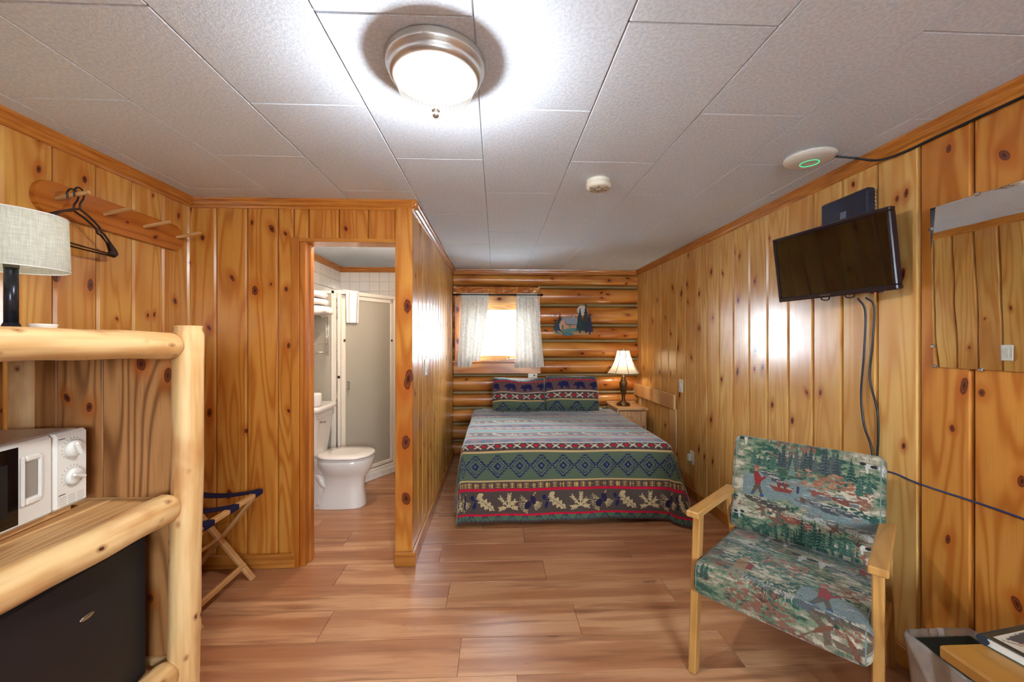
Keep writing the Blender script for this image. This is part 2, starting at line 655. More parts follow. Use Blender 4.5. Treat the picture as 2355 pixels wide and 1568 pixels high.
CURTAIN = thin_cloth('sheer_curtain', (238, 229, 216), .05, .0, .3, 260)
SHADE_LINEN = thin_cloth('linen_lamp_shade', (200, 198, 184), .34, 0, .2, 300)
SHADE_BELL = thin_cloth('ivory_lamp_shade', (236, 226, 206), .42, 0, .05, 300)


def frosted():
    g = G('frosted_shower_glass')
    co = g.coord()
    n = g.noise(co, 500, 2)
    df = g.pbr(lin((194, 182, 162)), .3, .5, 0, g.bump(n, .15, .0006))
    tl = g.n('ShaderNodeBsdfTranslucent')
    tl.inputs[0].default_value = lin((196, 192, 172))
    mx = g.n('ShaderNodeMixShader')
    mx.inputs[0].default_value = .3
    g.put(mx.inputs[1], df)
    g.put(mx.inputs[2], tl.outputs[0])
    return g.done(mx.outputs[0])


FROST = frosted()


def liner():
    g = G('clear_plastic_liner')
    co = g.coord()
    n = g.noise(co, 6, 2, .5)
    gl = g.pbr(lin((238, 240, 238)), .15, .9, 0, g.bump(g.noise(co, 22, 2), .5, .006))
    tr = g.n('ShaderNodeBsdfTransparent')
    tr.inputs[0].default_value = (.93, .95, .94, 1)
    mx = g.n('ShaderNodeMixShader')
    g.put(mx.inputs[0], g.step(n, .35, .7, .28, .6))
    g.put(mx.inputs[1], gl)
    g.put(mx.inputs[2], tr.outputs[0])
    return g.done(mx.outputs[0])


LINER = liner()


def mirror_mat():
    g = G('mirror_glass')
    co = g.coord()
    return g.done(g.pbr(lin((236, 238, 236)), .015, .5, 1.0, g.bump(g.noise(co, 4.5, 1), .09, .004)))


MIRROR = mirror_mat()


def dome_glass():
    """fluted glass dome lit from inside by the bulbs: it glows and lets their light through"""
    g = G('lit_fluted_glass')
    co = g.coord()
    x, y, z = g.sep(co)
    an = g.math('ARCTAN2', y, x)
    rib = g.math('MULTIPLY_ADD', g.math('SINE', g.math('MULTIPLY', an, 56)), .5, .5)
    em = g.n('ShaderNodeEmission')
    em.inputs[0].default_value = (1, .97, .9, 1)
    g.put(em.inputs[1], g.math('MULTIPLY_ADD', rib, .5, .45))
    tr = g.n('ShaderNodeBsdfTransparent')
    mx = g.n('ShaderNodeMixShader')
    mx.inputs[0].default_value = .55
    g.m.cycles.emission_sampling = 'NONE'
    g.put(mx.inputs[1], em.outputs[0])
    g.put(mx.inputs[2], tr.outputs[0])
    return g.done(mx.outputs[0])


DOME = dome_glass()


def glow(name, c, s):
    g = G(name)
    em = g.n('ShaderNodeEmission')
    em.inputs[0].default_value = c
    em.inputs[1].default_value = s
    g.m.cycles.emission_sampling = 'NONE'
    return g.done(em.outputs[0])


LEDGREEN = glow('green_led', (.05, .9, .35, 1), 1.0)
LEDRED = glow('red_led', (.9, .05, .03, 1), 1.0)


def printed_cloth(name, rough=.9, bscale=(130, 34), bstr=.5, bdist=.004, sheen=.25):
    g = G(name)
    at = g.n('ShaderNodeVertexColor', layer_name='print')
    co = g.coord()
    x, y, z = g.sep(co)
    crk = g.noise(g.comb(g.math('MULTIPLY', x, bscale[0]), g.math('MULTIPLY', y, bscale[1]), g.math('MULTIPLY', z, bscale[1])), 1, 2)
    wv = g.noise(co, 900, 1)
    base = g.mix(g.step(wv, .3, .7, .16, 0), at.outputs[0], (0.02, .02, .02, 1))
    return g.done(g.pbr(base, rough, .15, 0, g.bump(g.math('MULTIPLY_ADD', wv, .15, crk), bstr, bdist), Sheen_Weight=sheen, Sheen_Roughness=.35))


QUILTM = printed_cloth('quilted_print', sheen=.45)
TAPESTRY = printed_cloth('tapestry_print', .9, (500, 500), .25, .001)


def spot_light(name, loc, watt, c, r, cone, parent):
    d = bpy.data.lights.new(name, 'SPOT')
    d.energy, d.color, d.shadow_soft_size = watt, c, r
    d.spot_size, d.spot_blend = cone, .35
    o = bpy.data.objects.new(name, d)
    COL.objects.link(o)
    o.location = loc
    o.parent = parent
    return o


def point_light(name, loc, watt, c, r, parent=None):
    d = bpy.data.lights.new(name, 'POINT')
    d.energy = watt
    d.color = c
    d.shadow_soft_size = r
    o = bpy.data.objects.new(name, d)
    COL.objects.link(o)
    o.location = loc
    if parent:
        o.parent = parent
    return o
# ================================================================== the setting
_cache = {}


def board_mesh(w, h, mat, t=.019, ch=.009):
    k = ('b', round(w, 4), round(h, 4), mat.name, t, ch)
    if k not in _cache:
        g = .0016
        a = w / 2 - g
        poly = [(-a, 0), (-a, -t + ch), (-a + ch, -t), (a - ch, -t), (a, -t + ch), (a, 0)]
        V = [(p[0], p[1], 0) for p in poly] + [(p[0], p[1], h) for p in poly]
        n = 6
        F = [tuple(range(n))[::-1], tuple(range(n, 2 * n))] + [(i, (i + 1) % n, (i + 1) % n + n, i + n) for i in range(n)]
        _cache[k] = MB().add(V, F).mesh('board')
    return _cache[k]


def put_knots(o, ks):
    for i, k in enumerate(ks[:4]):
        o['k%d' % i] = [float(k[0]), float(k[1]), float(k[2])]


def random_knots(w, h, n, R, lo=.004, hi=.009):
    return [(R.uniform(-.4, .4) * w, R.uniform(.04, .97) * h, R.uniform(lo, hi)) for _ in range(n)]


def board_wall(parent, edges, z0, z1, plane, facing, knots, mat, extra=2, seed=1, name='board'):
    """vertical boards between consecutive edges. facing: 'x-' right wall, 'x+' left wall or partition, 'y-' toward the camera"""
    R = random.Random(seed)
    t = .019
    for a, b in zip(edges, edges[1:]):
        lo, hi = min(a, b), max(a, b)
        c, w = (lo + hi) / 2, hi - lo
        ks = []
        for kn in knots:
            if lo <= kn[0] < hi and z0 < kn[1] < z1:
                r = kn[2] if len(kn) > 2 else R.uniform(.010, .017)
                u = kn[0] - c
                ks.append((-u if facing == 'x-' else u, kn[1] - z0, r * .66))
        ks = [(k[0], k[1], k[2]) for k in ks]
        if len(ks) < extra:
            ks += random_knots(w, z1 - z0, extra - len(ks), R)
        me = board_mesh(w, z1 - z0, mat)
        if facing == 'x-':
            o = link(name, me, mat, parent, (plane + t, c, z0), (0, 0, -PI / 2))
        elif facing == 'x+':
            o = link(name, me, mat, parent, (plane - t, c, z0), (0, 0, PI / 2))
        else:
            o = link(name, me, mat, parent, (c, plane + t, z0))
        put_knots(o, ks)


def structure(name, b, mat, label, cat):
    return tag(b.build(name, mat), label, cat, kind='structure')


# ---- floor
fl = structure('floor', MB().box(XL - .1, XR + .1, YREAR - .1, 4.9, -.08, -.0085), FLOORM,
               'oak laminate plank floor running across the cabin room and bathroom', 'floor')
fixed = {0: [-.156, 1.032], 1: [-.806, .394], 2: [-1.459, -.253, .932], 3: [-.895, .286, 1.486], 4: [-.347, .853], 5: [-1.007, .193, 1.393]}
PW, PL = .209, 1.195
for k in range(-5, 15):
    y0 = 1.603 + PW * k
    cuts = fixed.get(k)
    if cuts is None:
        s = rng.uniform(-1.7, -.6)
        cuts = [s + PL * i for i in range(4)]
    xs = [XL + .001] + [c for c in cuts if XL + .06 < c < XR - .06] + [XR - .001]
    for a, b in zip(xs, xs[1:]):
        key = ('p', round(b - a, 3))
        if key not in _cache:
            V, F = cbox(b - a - .0016, PW - .0016, .008, .001)
            _cache[key] = MB().add([(p[0], p[1], p[2] - .004) for p in V], F).mesh('plank')
        link('plank', _cache[key], FLOORM, fl, ((a + b) / 2, y0 + PW / 2, 0))

# ---- ceiling
ce = structure('ceiling', MB().box(XL - .1, XR + .1, YREAR - .1, 4.9, H + .0125, H + .1), CEILGAP,
               'white textured ceiling tiles laid in a staggered bond', 'ceiling')
T = .4064
for i in range(-1, 9):
    x0, x1 = max(-1.683 + T * i, XL - .02), min(-1.683 + T * (i + 1), XR + .02)
    if x1 - x0 < .02:
        continue
    ph = 0 if i % 2 == 1 else 1
    for j in range(-5, 6):
        y0 = 1.036 + T * (2 * j + ph)
        y1 = y0 + 2 * T
        y0, y1 = max(y0, YREAR), min(y1, 4.76)
        if y1 - y0 < .03:
            continue
        key = ('t', round(x1 - x0, 3), round(y1 - y0, 3))
        if key not in _cache:
            V, F = cbox(x1 - x0 - .0016, y1 - y0 - .0016, .012, .0032)
            _cache[key] = MB().add([(p[0], p[1], p[2] + .006) for p in V], F).mesh('tile')
        link('tile', _cache[key], CEILM, ce, ((x0 + x1) / 2, (y0 + y1) / 2, H))

# ---- right wall
wr = structure('wall_right', MB().box(XR + .0195, XR + .12, YREAR - .1, 4.9, 0, H), GAP,
               'long right wall of vertical varnished knotty pine boards', 'wall')
RK = [(1.818, 2.086), (1.574, 1.954), (1.612, 1.944), (1.42, 2.064, .014), (1.257, 1.961, .02), (2.402, 1.984), (1.589, 1.62, .014), (2.763, 1.975, .015), (2.697, 1.933), (2.534, 1.734), (2.712, 1.63), (3.466, 1.85, .02), (3.744, 1.852, .019), (3.565, 1.777, .019), (3.442, 1.69, .015), (3.434, 2.098), (3.247, 1.739), (3.06, 1.888), (2.904, 1.848), (3.038, 1.525), (3.247, 1.454), (3.635, 1.286, .018), (3.38, 1.202, .02), (3.782, 1.412), (4.109, 1.773), (4.231, 1.561), (3.911, 1.575), (4.048, 1.022), (3.792, 1.033), (4.496, 1.036), (2.722, 1.129), (2.658, 1.131), (2.539, 1.163), (2.458, 1.18, .014), (2.53, 1.28, .014), (2.717, 1.394), (2.921, 1.058), (2.371, 0.954), (2.68, 0.814, .019), (2.543, 0.863, .016), (3.426, 0.621), (3.066, 0.726), (3.911, 0.503), (3.254, 0.442), (3.164, 0.407), (3.041, 0.405), (2.747, 0.552, .015), (2.757, 0.365), (3.6, 0.853), (2.101, 1.066, .012), (2.008, 1.078, .01), (2.206, 0.891, .014), (2.337, 1.295), (1.585, 0.91, .01), (1.409, 1.021, .011), (1.371, 1.183, .017), (1.319, 1.165, .013), (1.423, 0.603, .013), (1.378, 0.597, .013), (1.224, 0.491, .02), (1.213, 0.893, .015)]
e = [1.525 + .1778 * k for k in range(-18, 19)]
e = [v for v in e if YREAR < v < 4.70] + [4.745]
board_wall(wr, [YREAR] + [v for v in e if v < 1.53], 0, H, XR, 'x-', RK, PINE_DEEP, 2, 3)
board_wall(wr, [v for v in e if v > 1.52], 0, H, XR, 'x-', RK, PINE, 2, 4)

# ---- left wall
wl = structure('wall_left', MB().box(XL - .12, XL - .0195, YREAR - .1, 4.9, 0, H), GAP,
               'left wall of vertical varnished knotty pine boards behind the log shelf', 'wall')
LK = [(1.809, 2.05, .014), (2.124, 1.477, .009), (2.163, 1.484, .008), (1.957, 1.45, .008), (2.299, 1.566, .016), (1.834, 1.593, .02), (1.703, 1.615, .016), (2.324, 2.055, .014), (2.155, 2.104, .007), (1.636, 2.147, .012)]
e = [1.69 + .1758 * k for k in range(-20, 5)]
e = [v for v in e if YREAR < v < 2.41] + [2.45]
board_wall(wl, [YREAR] + e, 0, H, XL, 'x+', LK, PINE_GOLD, 2, 5)

# ---- bathroom front wall with its doorway
wb = structure('wall_bathroom', MB().box(XL, -1.17, YBATH + .0195, YBATH + .10, 0, H).box(-1.17, -.602, YBATH + .0195, YBATH + .10, 1.955, H), GAP,
               'narrow knotty pine wall beside and above the bathroom doorway', 'wall')
BK = [(-1.728, 1.953, .016), (-1.559, 1.719, .021), (-1.425, 1.645, .024), (-1.329, 2.011, .024), (-1.444, 2.048, .01), (-1.334, 1.682, .008), (-1.691, 1.422, .015), (-1.688, .923, .019), (-1.412, 1.058, .02), (-1.479, .812, .015), (-1.316, .589, .018), (-1.412, .275, .018), (-1.576, .441, .02), (-1.25, 1.984, .013), (-1.246, 1.654, .013), (-1.231, 1.317, .013), (-1.231, .93, .013), (-1.248, .22, .013), (-.896, 2.016, .015)]
board_wall(wb, [-1.802, -1.653, -1.475, -1.297, -1.205], 0, H, YBATH, 'y-', BK, PINE_DEEP, 2, 9)
board_wall(wb, [-1.205, -1.119, -.941, -.767, -.602], 1.955, H, YBATH, 'y-', BK, PINE_DEEP, 0, 10)

# doorway: jambs and casings
dr = thing('door_1', 'open bathroom doorway cased in amber pine', 'doorway', (0, 0, 0), kind='structure')
def stick(name, x0, x1, y0, y1, z0, z1, mat, parent, knots=(), b=.002, axis='z'):
    """a straight wooden member whose own z runs along its length"""
    c = ((x0 + x1) / 2, (y0 + y1) / 2, (z0 + z1) / 2)
    d = {'x': x1 - x0, 'y': y1 - y0, 'z': z1 - z0}
    if axis == 'z':
        V, F = cbox(d['x'], d['y'], d['z'], b)
        o = MB().add([(p[0], p[1], p[2] + d['z'] / 2) for p in V], F).build(name, mat, parent, (c[0], c[1], z0))
    elif axis == 'x':
        V, F = cbox(d['z'], d['y'], d['x'], b)
        o = MB().add([(p[0], p[1], p[2] + d['x'] / 2) for p in V], F).build(name, mat, parent, (x0, c[1], c[2]), (0, PI / 2, 0))
    else:
        V, F = cbox(d['x'], d['z'], d['y'], b)
        o = MB().add([(p[0], p[1], p[2] + d['y'] / 2) for p in V], F).build(name, mat, parent, (c[0], y0, c[2]), (-PI / 2, 0, 0))
    put_knots(o, list(knots))
    return o


stick('casing', -1.211, -1.168, YBATH - .012, YBATH + .004, 0, 1.96, PINE_DEEP, dr)
stick('jamb', -1.168, -1.136, YBATH + .002, YBATH + .12, 0, 1.94, TRIM, dr)
stick('jamb_stop', -1.138, -1.124, YBATH + .05, YBATH + .085, 0, 1.93, TRIM, dr)
stick('head_casing', -1.211, -.602, YBATH - .008, YBATH + .12, 1.935, 1.957, PINE_DEEP, dr, axis='x')
stick('post_board', -.602, -.4995, YBATH - .012, YBATH + .02, .0, H - .01, PINE_DEEP, dr,
      [(.022, 1.551, .021), (.026, 1.116, .022), (.013, .738, .022), (.013, .402, .022), (-.021, 1.952, .012)])

# ---- partition between bathroom and bed alcove
wp = structure('wall_partition', MB().box(-.60, XP - .0195, YBATH + .02, 4.9, 0, H), PAINT,
               'glossy knotty pine partition between the bathroom and the bed', 'wall')
e = [2.432 + .152 * k for k in range(0, 16)]
PK = [(2.49, 1.02, .012), (2.63, .8, .012), (2.66, .55, .012), (2.8, .62, .013), (2.83, 1.5, .012), (2.95, .9, .012), (3.1, 1.2, .012), (3.0, .35, .012), (3.3, .7, .012), (2.5, 1.75, .011), (2.72, 1.85, .012)]
board_wall(wp, e, 0, H, XP, 'x+', PK, PINE_GOLD, 3, 14)

# ---- log wall at the back
WX0, WX1, WZ0, WZ1 = -.43, .50, 1.10, 1.90
bw = MB()
bw.box(-.62, WX0, 4.745, 4.9, 0, H).box(WX1, XR + .02, 4.745, 4.9, 0, H)
bw.box(WX0, WX1, 4.745, 4.9, 0, WZ0).box(WX0, WX1, 4.745, 4.9, WZ1, H)
wk = structure('wall_back', bw, GAP, 'back wall of round varnished logs with mortar chinking behind the bed', 'wall')
zl = [2.15, 1.983, 1.77, 1.532, 1.348, 1.132, .943, .738, .557, .370, .173, -.03]


def wall_log(x0, x1, zb, zt, seed):
    R = random.Random(seed)
    L, hh = x1 - x0, (zt - zb) / 2 - .011
    ph = [R.uniform(0, 6.3) for _ in range(4)]
    n = max(3, int(L / .08))
    V, F, m = [], [], 13
    for i in range(n + 1):
        z = L * i / n
        for k in range(m):
            a = -PI * .60 + 1.2 * PI * k / (m - 1)
            w = 1 + .035 * math.sin(z * 5 + ph[0] + a) + .02 * math.sin(z * 13 + ph[1])
            V.append((hh * w * math.sin(a), -.088 * math.cos(a) * (1 + .05 * math.sin(z * 3 + ph[2])), z))
    for i in range(n):
        for k in range(m - 1):
            F.append((i * m + k, i * m + k + 1, (i + 1) * m + k + 1, (i + 1) * m + k))
    o = MB().add(V, F, True).add([V[k] for k in range(m)], [tuple(range(m))[::-1]]).add([V[n * m + k] for k in range(m)], [tuple(range(m))]) \
        .build('log', LOGPINE, wk, (x0, 4.755, (zb + zt) / 2), (0, PI / 2, 0))
    put_knots(o, [(R.uniform(-.6, .6) * hh, R.uniform(0, L), R.uniform(.007, .012)) for _ in range(5 if L > .5 else 2)])


for i in range(len(zl) - 1):
    zt, zb = zl[i], zl[i + 1]
    if 1 <= i <= 4:
        wall_log(XP + .002, -.45, zb, zt, 40 + i)
        wall_log(.50, XR - .002, zb, zt, 60 + i)
    else:
        wall_log(XP + .002, XR - .002, zb, zt, 80 + i)
    if i > 0:
        for a, b in (((XP, -.45), (.5, XR)) if 1 <= i <= 5 else ((XP, XR),)):
            MB().box(a + .001, b - .001, 4.690, 4.75, zt - .014, zt + .014, .008).build('chinking', CHINK, wk)

# ---- rear wall behind the camera, with the front window and door that light the room
FX0, FX1, FZ0, FZ1 = .25, 1.25, 1.05, 1.90
rw = MB().box(XL - .1, FX0, YREAR - .12, YREAR, 0, H).box(FX1, XR + .1, YREAR - .12, YREAR, 0, H)
rw.box(FX0, FX1, YREAR - .12, YREAR, 0, FZ0).box(FX0, FX1, YREAR - .12, YREAR, FZ1, H)
structure('wall_front', rw, PINE, 'pine front wall of the cabin behind the viewer', 'wall')
w2 = thing('window_2', 'wide front window behind the viewer', 'window', ((FX0 + FX1) / 2, YREAR - .06, FZ0), kind='structure')
fb = MB()
for x in (-.48, 0, .48):
    fb.box(x - .02, x + .02, -.03, .03, 0, .85)
fb.box(-.5, .5, -.03, .03, 0, .05).box(-.5, .5, -.03, .03, .80, .85)
fb.build('window_frame', TRIM, w2)
MB().box(-.49, .49, -.003, .003, .03, .82).build('pane', PANE, w2)

# ---- bathroom shell
tb = structure('wall_bathroom_back', MB().box(XL, -.60, 4.63, 4.745, 0, H), GROUT, 'tiled back wall of the bathroom above the shower', 'wall')
TS = .111
tm = MB().add(*cbox(TS - .003, .008, TS - .003, .002)).mesh('tile')
for i in range(8):
    for j in range(6):
        link('tile', tm, TILEM, tb, (XL + .012 + TS * (i + .5), 4.627, 2.135 - TS * (j + .5)))
ts = structure('wall_bathroom_left', MB().box(XL - .001, XL + .012, YBATH + .1, 4.63, 0, H), GROUT, 'tiled left wall of the bathroom beside the shower', 'wall')
for i in range(14):
    for j in range(6):
        link('tile', tm, TILEM, ts, (XL + .015, 4.622 - TS * (i + .5), 2.135 - TS * (j + .5)), (0, 0, PI / 2))

# ---- crown mouldings
CP = [(0, 0), (0, -.056), (.007, -.056), (.010, -.043), (.018, -.036), (.021, -.020), (.029, -.012), (.031, 0)]


def crown(name, p0, p1, out, label):
    """p0 to p1 along the wall, out = unit vector into the room"""
    L = (Vector(p1) - Vector(p0)).length
    d = (Vector(p1) - Vector(p0)).normalized()
    V = []
    for z in (0, L):
        for a, b in CP:
            V.append(Vector(p0) + d * z + Vector(out) * a + Vector((0, 0, b)))
    n = len(CP)
    F = [tuple(range(n)), tuple(range(2 * n - 1, n - 1, -1))] + [(i, i + n, (i + 1) % n + n, (i + 1) % n) for i in range(n)]
    bm = MB().add(V, F)
    c = sum((Vector(v) for v in V), Vector()) / len(V)
    A = []
    for f in bm.f:
        pass
    me = bm.mesh(name)
    b2 = bmesh.new()
    b2.from_mesh(me)
    bmesh.ops.recalc_face_normals(b2, faces=b2.faces)
    b2.to_mesh(me)
    b2.free()
    return tag(link(name, me, CROWNM), label, 'moulding', kind='structure')


def crown_material():
    g = G('amber_crown_moulding')
    co = g.coord()
    x, y, z = g.sep(co)
    n = g.noise(g.comb(g.math('MULTIPLY', x, 6), g.math('MULTIPLY', y, 6), g.math('MULTIPLY', z, 150)), 1, 3)
    base = g.mix(g.step(n, .3, .7), lin((188, 118, 46)), lin((160, 92, 32)))
    return g.done(g.pbr(base, .22, .5, 0, coat=.3))


CROWNM = crown_material()
crown('trim_1', (XR, YREAR, H), (XR, 4.745, H), (-1, 0, 0), 'amber crown moulding along the top of the right wall')
crown('trim_2', (XL, YREAR, H), (XL, YBATH, H), (1, 0, 0), 'amber crown moulding along the top of the left wall')
crown('trim_3', (XL, YBATH, H), (XP + .031, YBATH, H), (0, -1, 0), 'amber crown moulding above the bathroom doorway')
crown('trim_4', (XP, YBATH - .031, H), (XP, 4.745, H), (1, 0, 0), 'amber crown moulding along the top of the partition')
crown('trim_5', (XP, 4.70, H), (XR, 4.70, H), (0, -1, 0), 'thin crown moulding above the log wall')
crown('trim_6', (XL + .02, 4.622, H), (-.60, 4.622, H), (0, -1, 0), 'crown moulding on the bathroom back wall')
crown('trim_7', (XL + .02, YBATH + .1, H), (XL + .02, 4.622, H), (1, 0, 0), 'crown moulding on the bathroom left wall')
# ---- baseboards
def baseb(name, x0, x1, y0, y1, label, axis):
    o = stick(name, x0, x1, y0, y1, .0005, .087, BASEB, None, b=.004, axis=axis)
    return tag(o, label, 'baseboard', kind='structure')


baseb('baseboard_right', XR - .018, XR, YREAR, 4.66, 'pine baseboard along the right wall', 'y')
baseb('baseboard_left', XL, XL + .018, YREAR, YBATH - .018, 'pine baseboard along the left wall', 'y')
baseb('baseboard_bathroom', XL, -1.193, YBATH - .018, YBATH, 'pine baseboard left of the bathroom doorway', 'x')
baseb('baseboard_post', -.604, -.478, YBATH - .030, YBATH - .012, 'short pine baseboard block at the foot of the doorway post', 'x')
baseb('baseboard_partition', XP, XP + .020, YBATH - .012, 4.66, 'pine baseboard along the partition', 'y')

# ---- window in the log wall
w1 = thing('window_1', 'small pine framed window in the log wall above the bed', 'window', (0, 4.64, 1.0), kind='structure')


def wst(name, x0, x1, y0, y1, z0, z1, mat, axis, knots=(), b=.004):
    return stick(name, x0, x1, y0, y1, z0 - 1.0, z1 - 1.0, mat, w1, knots, b, axis)


for a, b in ((-.478, -.418), (.476, .522)):
    wst('casing', a, b, .0, .10, .09 + 1.0, 1.90, LOGPINE, 'z', [(0, .62, .02), (0.01, .25, .02)])
# rough-hewn head casing
R0 = random.Random(4)
P = np.zeros((7, 40, 3))
for i in range(7):
    for j in range(40):
        P[i, j] = (-.49 + 1.015 * j / 39, -.012 + R0.uniform(-.006, .006), .895 + .078 * i / 6 + (R0.uniform(-.004, .004) if i in (0, 6) else 0))
hb = MB().grid(P, False)
hb.box(-.49, .525, -.004, .10, .897, .971)
hb.build('head_casing', LOGPINE, w1)
wst('stool', -.50, .54, -.016, .10, 1.091, 1.121, LOGPINE, 'x')
wst('apron', -.49, .525, -.008, .09, .965, 1.09, LOGPINE, 'x', [(-.035, .95, .014)])
for a, b in ((-.43, -.40), (.458, .49)):
    wst('jamb', a, b, .09, .26, 1.11, 1.90, RAWPINE, 'z')
wst('head_jamb', -.42, .48, .03, .25, 1.785, 1.90, RAWPINE, 'x', [(0.005, .46, .016)])
wst('sash_rail', -.40, .46, .10, .15, 1.715, 1.785, RAWPINE, 'x')
wst('sash_rail', -.40, .46, .10, .15, 1.121, 1.172, RAWPINE, 'x')
for a, b in ((-.40, -.35), (.41, .46)):
    wst('sash_stile', a, b, .10, .15, 1.172, 1.715, RAWPINE, 'z')
MB().box(-.36, .42, .121, .127, .165, .72).build('pane', PANE, w1)
MB().box(.12, .21, .075, .10, .127, .139, .003).tube([(.15, .09, .139), (.155, .08, .155), (.15, .075, .185)], .005, 8).build('crank_handle', SILVER, w1)

# ---- snow-pale ground outside so the window looks onto something
tag(MB().box(-14, 14, 5.0, 30, -.6, -.5).build('ground_outside', plain('pale_gravel', (206, 208, 206), .9, .1, grain=.15, gscale=3)),
    'pale bright ground outside the bedroom window', 'ground', kind='structure')
tag(MB().box(-14, 14, -22, -2.0, -.6, -.5).build('ground_front', plain('pale_gravel_front', (206, 208, 206), .9, .1, grain=.15, gscale=3)),
    'pale gravel yard outside the front window', 'ground', kind='structure')
# ================================================================== printed patterns (numpy rasters sampled onto mesh vertices)
def srgb_lin(a):
    a = np.asarray(a, np.float64) / 255.0
    return np.where(a <= .04045, a / 12.92, ((a + .055) / 1.055) ** 2.4)


class Raster:
    """a small painting in metres: x to the right, y downward"""
    def __init__(s, w, h, ppm, base):
        s.ppm, s.w, s.h = ppm, w, h
        s.a = np.empty((int(h * ppm) + 2, int(w * ppm) + 2, 3))
        s.a[:] = base

    def poly(s, pts, c):
        p = np.array(pts, float) * s.ppm
        x0, y0 = np.floor(p.min(0)).astype(int)
        x1, y1 = np.ceil(p.max(0)).astype(int) + 1
        x0, y0 = max(x0, 0), max(y0, 0)
        x1, y1 = min(x1, s.a.shape[1]), min(y1, s.a.shape[0])
        if x1 <= x0 or y1 <= y0:
            return
        X, Y = np.meshgrid(np.arange(x0, x1) + .5, np.arange(y0, y1) + .5)
        ins = np.zeros(X.shape, bool)
        n = len(p)
        for i in range(n):
            ax, ay = p[i]
            bx, by = p[(i + 1) % n]
            if ay == by:
                continue
            ins ^= ((ay > Y) != (by > Y)) & (X < (bx - ax) * (Y - ay) / (by - ay) + ax)
        s.a[y0:y1, x0:x1][ins] = c

    def rect(s, x0, x1, y0, y1, c):
        s.poly([(x0, y0), (x1, y0), (x1, y1), (x0, y1)], c)

    def line(s, x0, y0, x1, y1, t, c):
        d = math.hypot(x1 - x0, y1 - y0) or 1e-6
        nx, ny = -(y1 - y0) / d * t / 2, (x1 - x0) / d * t / 2
        s.poly([(x0 + nx, y0 + ny), (x1 + nx, y1 + ny), (x1 - nx, y1 - ny), (x0 - nx, y0 - ny)], c)

    def oval(s, cx, cy, rx, ry, c, rot=0.0, n=18):
        q = []
        for k in range(n):
            a = 2 * PI * k / n
            x, y = rx * math.cos(a), ry * math.sin(a)
            q.append((cx + x * math.cos(rot) - y * math.sin(rot), cy + x * math.sin(rot) + y * math.cos(rot)))
        s.poly(q, c)

    def sample(s, X, Y):
        i = np.clip((Y * s.ppm).astype(int), 0, s.a.shape[0] - 1)
        j = np.clip((X * s.ppm).astype(int), 0, s.a.shape[1] - 1)
        return srgb_lin(s.a[i, j])


def vnoise(h, w, ch, cw, seed):
    """smooth value noise with cells of ch by cw pixels"""
    R = np.random.RandomState(seed)
    gh, gw = int(h / ch) + 3, int(w / cw) + 3
    g = R.rand(gh, gw)
    y, x = np.arange(h) / ch, np.arange(w) / cw
    yi, xi = y.astype(int), x.astype(int)
    fy, fx = y - yi, x - xi
    fy, fx = fy * fy * (3 - 2 * fy), fx * fx * (3 - 2 * fx)
    a = g[yi][:, xi] * (1 - fx) + g[yi][:, xi + 1] * fx
    b = g[yi + 1][:, xi] * (1 - fx) + g[yi + 1][:, xi + 1] * fx
    return a * (1 - fy)[:, None] + b * fy[:, None]


BROWN, DGREEN, NAVY, TANC, REDC, CREAM = (78, 64, 58), (82, 96, 76), (26, 30, 74), (186, 156, 108), (186, 16, 50), (206, 192, 172)
BEAR = [(.02, .42), (0, .36), (.10, .25), (.14, .14), (.19, .10), (.23, .14), (.32, .12), (.42, .03), (.55, .06), (.72, .04), (.86, .12), (.93, .28), (.95, .5), (1, .66), (.98, .70), (.90, .70), (.84, .52), (.80, .60), (.83, .70), (.74, .70), (.68, .48), (.52, .47), (.46, .55), (.47, .70), (.36, .70), (.38, .60), (.30, .70), (.20, .70), (.24, .62), (.26, .48), (.18, .40), (.10, .44)]


def band_bears(r, y0, y1, x0=0.0):
    r.rect(0, r.w, y0, y1, (98, 70, 70))
    h = y1 - y0
    s = h * .78 / .70
    x = -.1 + x0
    while x < r.w:
        r.poly([(x + p[0] * s, y0 + h * .11 + p[1] * s) for p in BEAR], NAVY)
        x += s * 1.32


def band_arcs(r, y0, y1):
    r.rect(0, r.w, y0, y1, BROWN)
    h = y1 - y0
    cy = (y0 + y1) / 2
    st = h * 1.5
    x = 0
    while x < r.w + st:
        for sg in (-1, 1):
            for k in range(8):
                a0, a1 = PI * (.16 + .68 * k / 8), PI * (.16 + .68 * (k + 1) / 8)
                R = h * .48
                oy = cy + sg * h * .55
                r.line(x + R * math.cos(a0), oy - sg * R * math.sin(a0), x + R * math.cos(a1), oy - sg * R * math.sin(a1), h * .11, CREAM)
            r.oval(x, cy + sg * h * .38, h * .14, h * .07, (46, 40, 56))
        xm = x + st / 2
        r.poly([(xm - h * .3, cy), (xm - h * .1, cy - h * .16), (xm + h * .1, cy - h * .16), (xm + h * .3, cy), (xm + h * .1, cy + h * .16), (xm - h * .1, cy + h * .16)], REDC)
        x += st


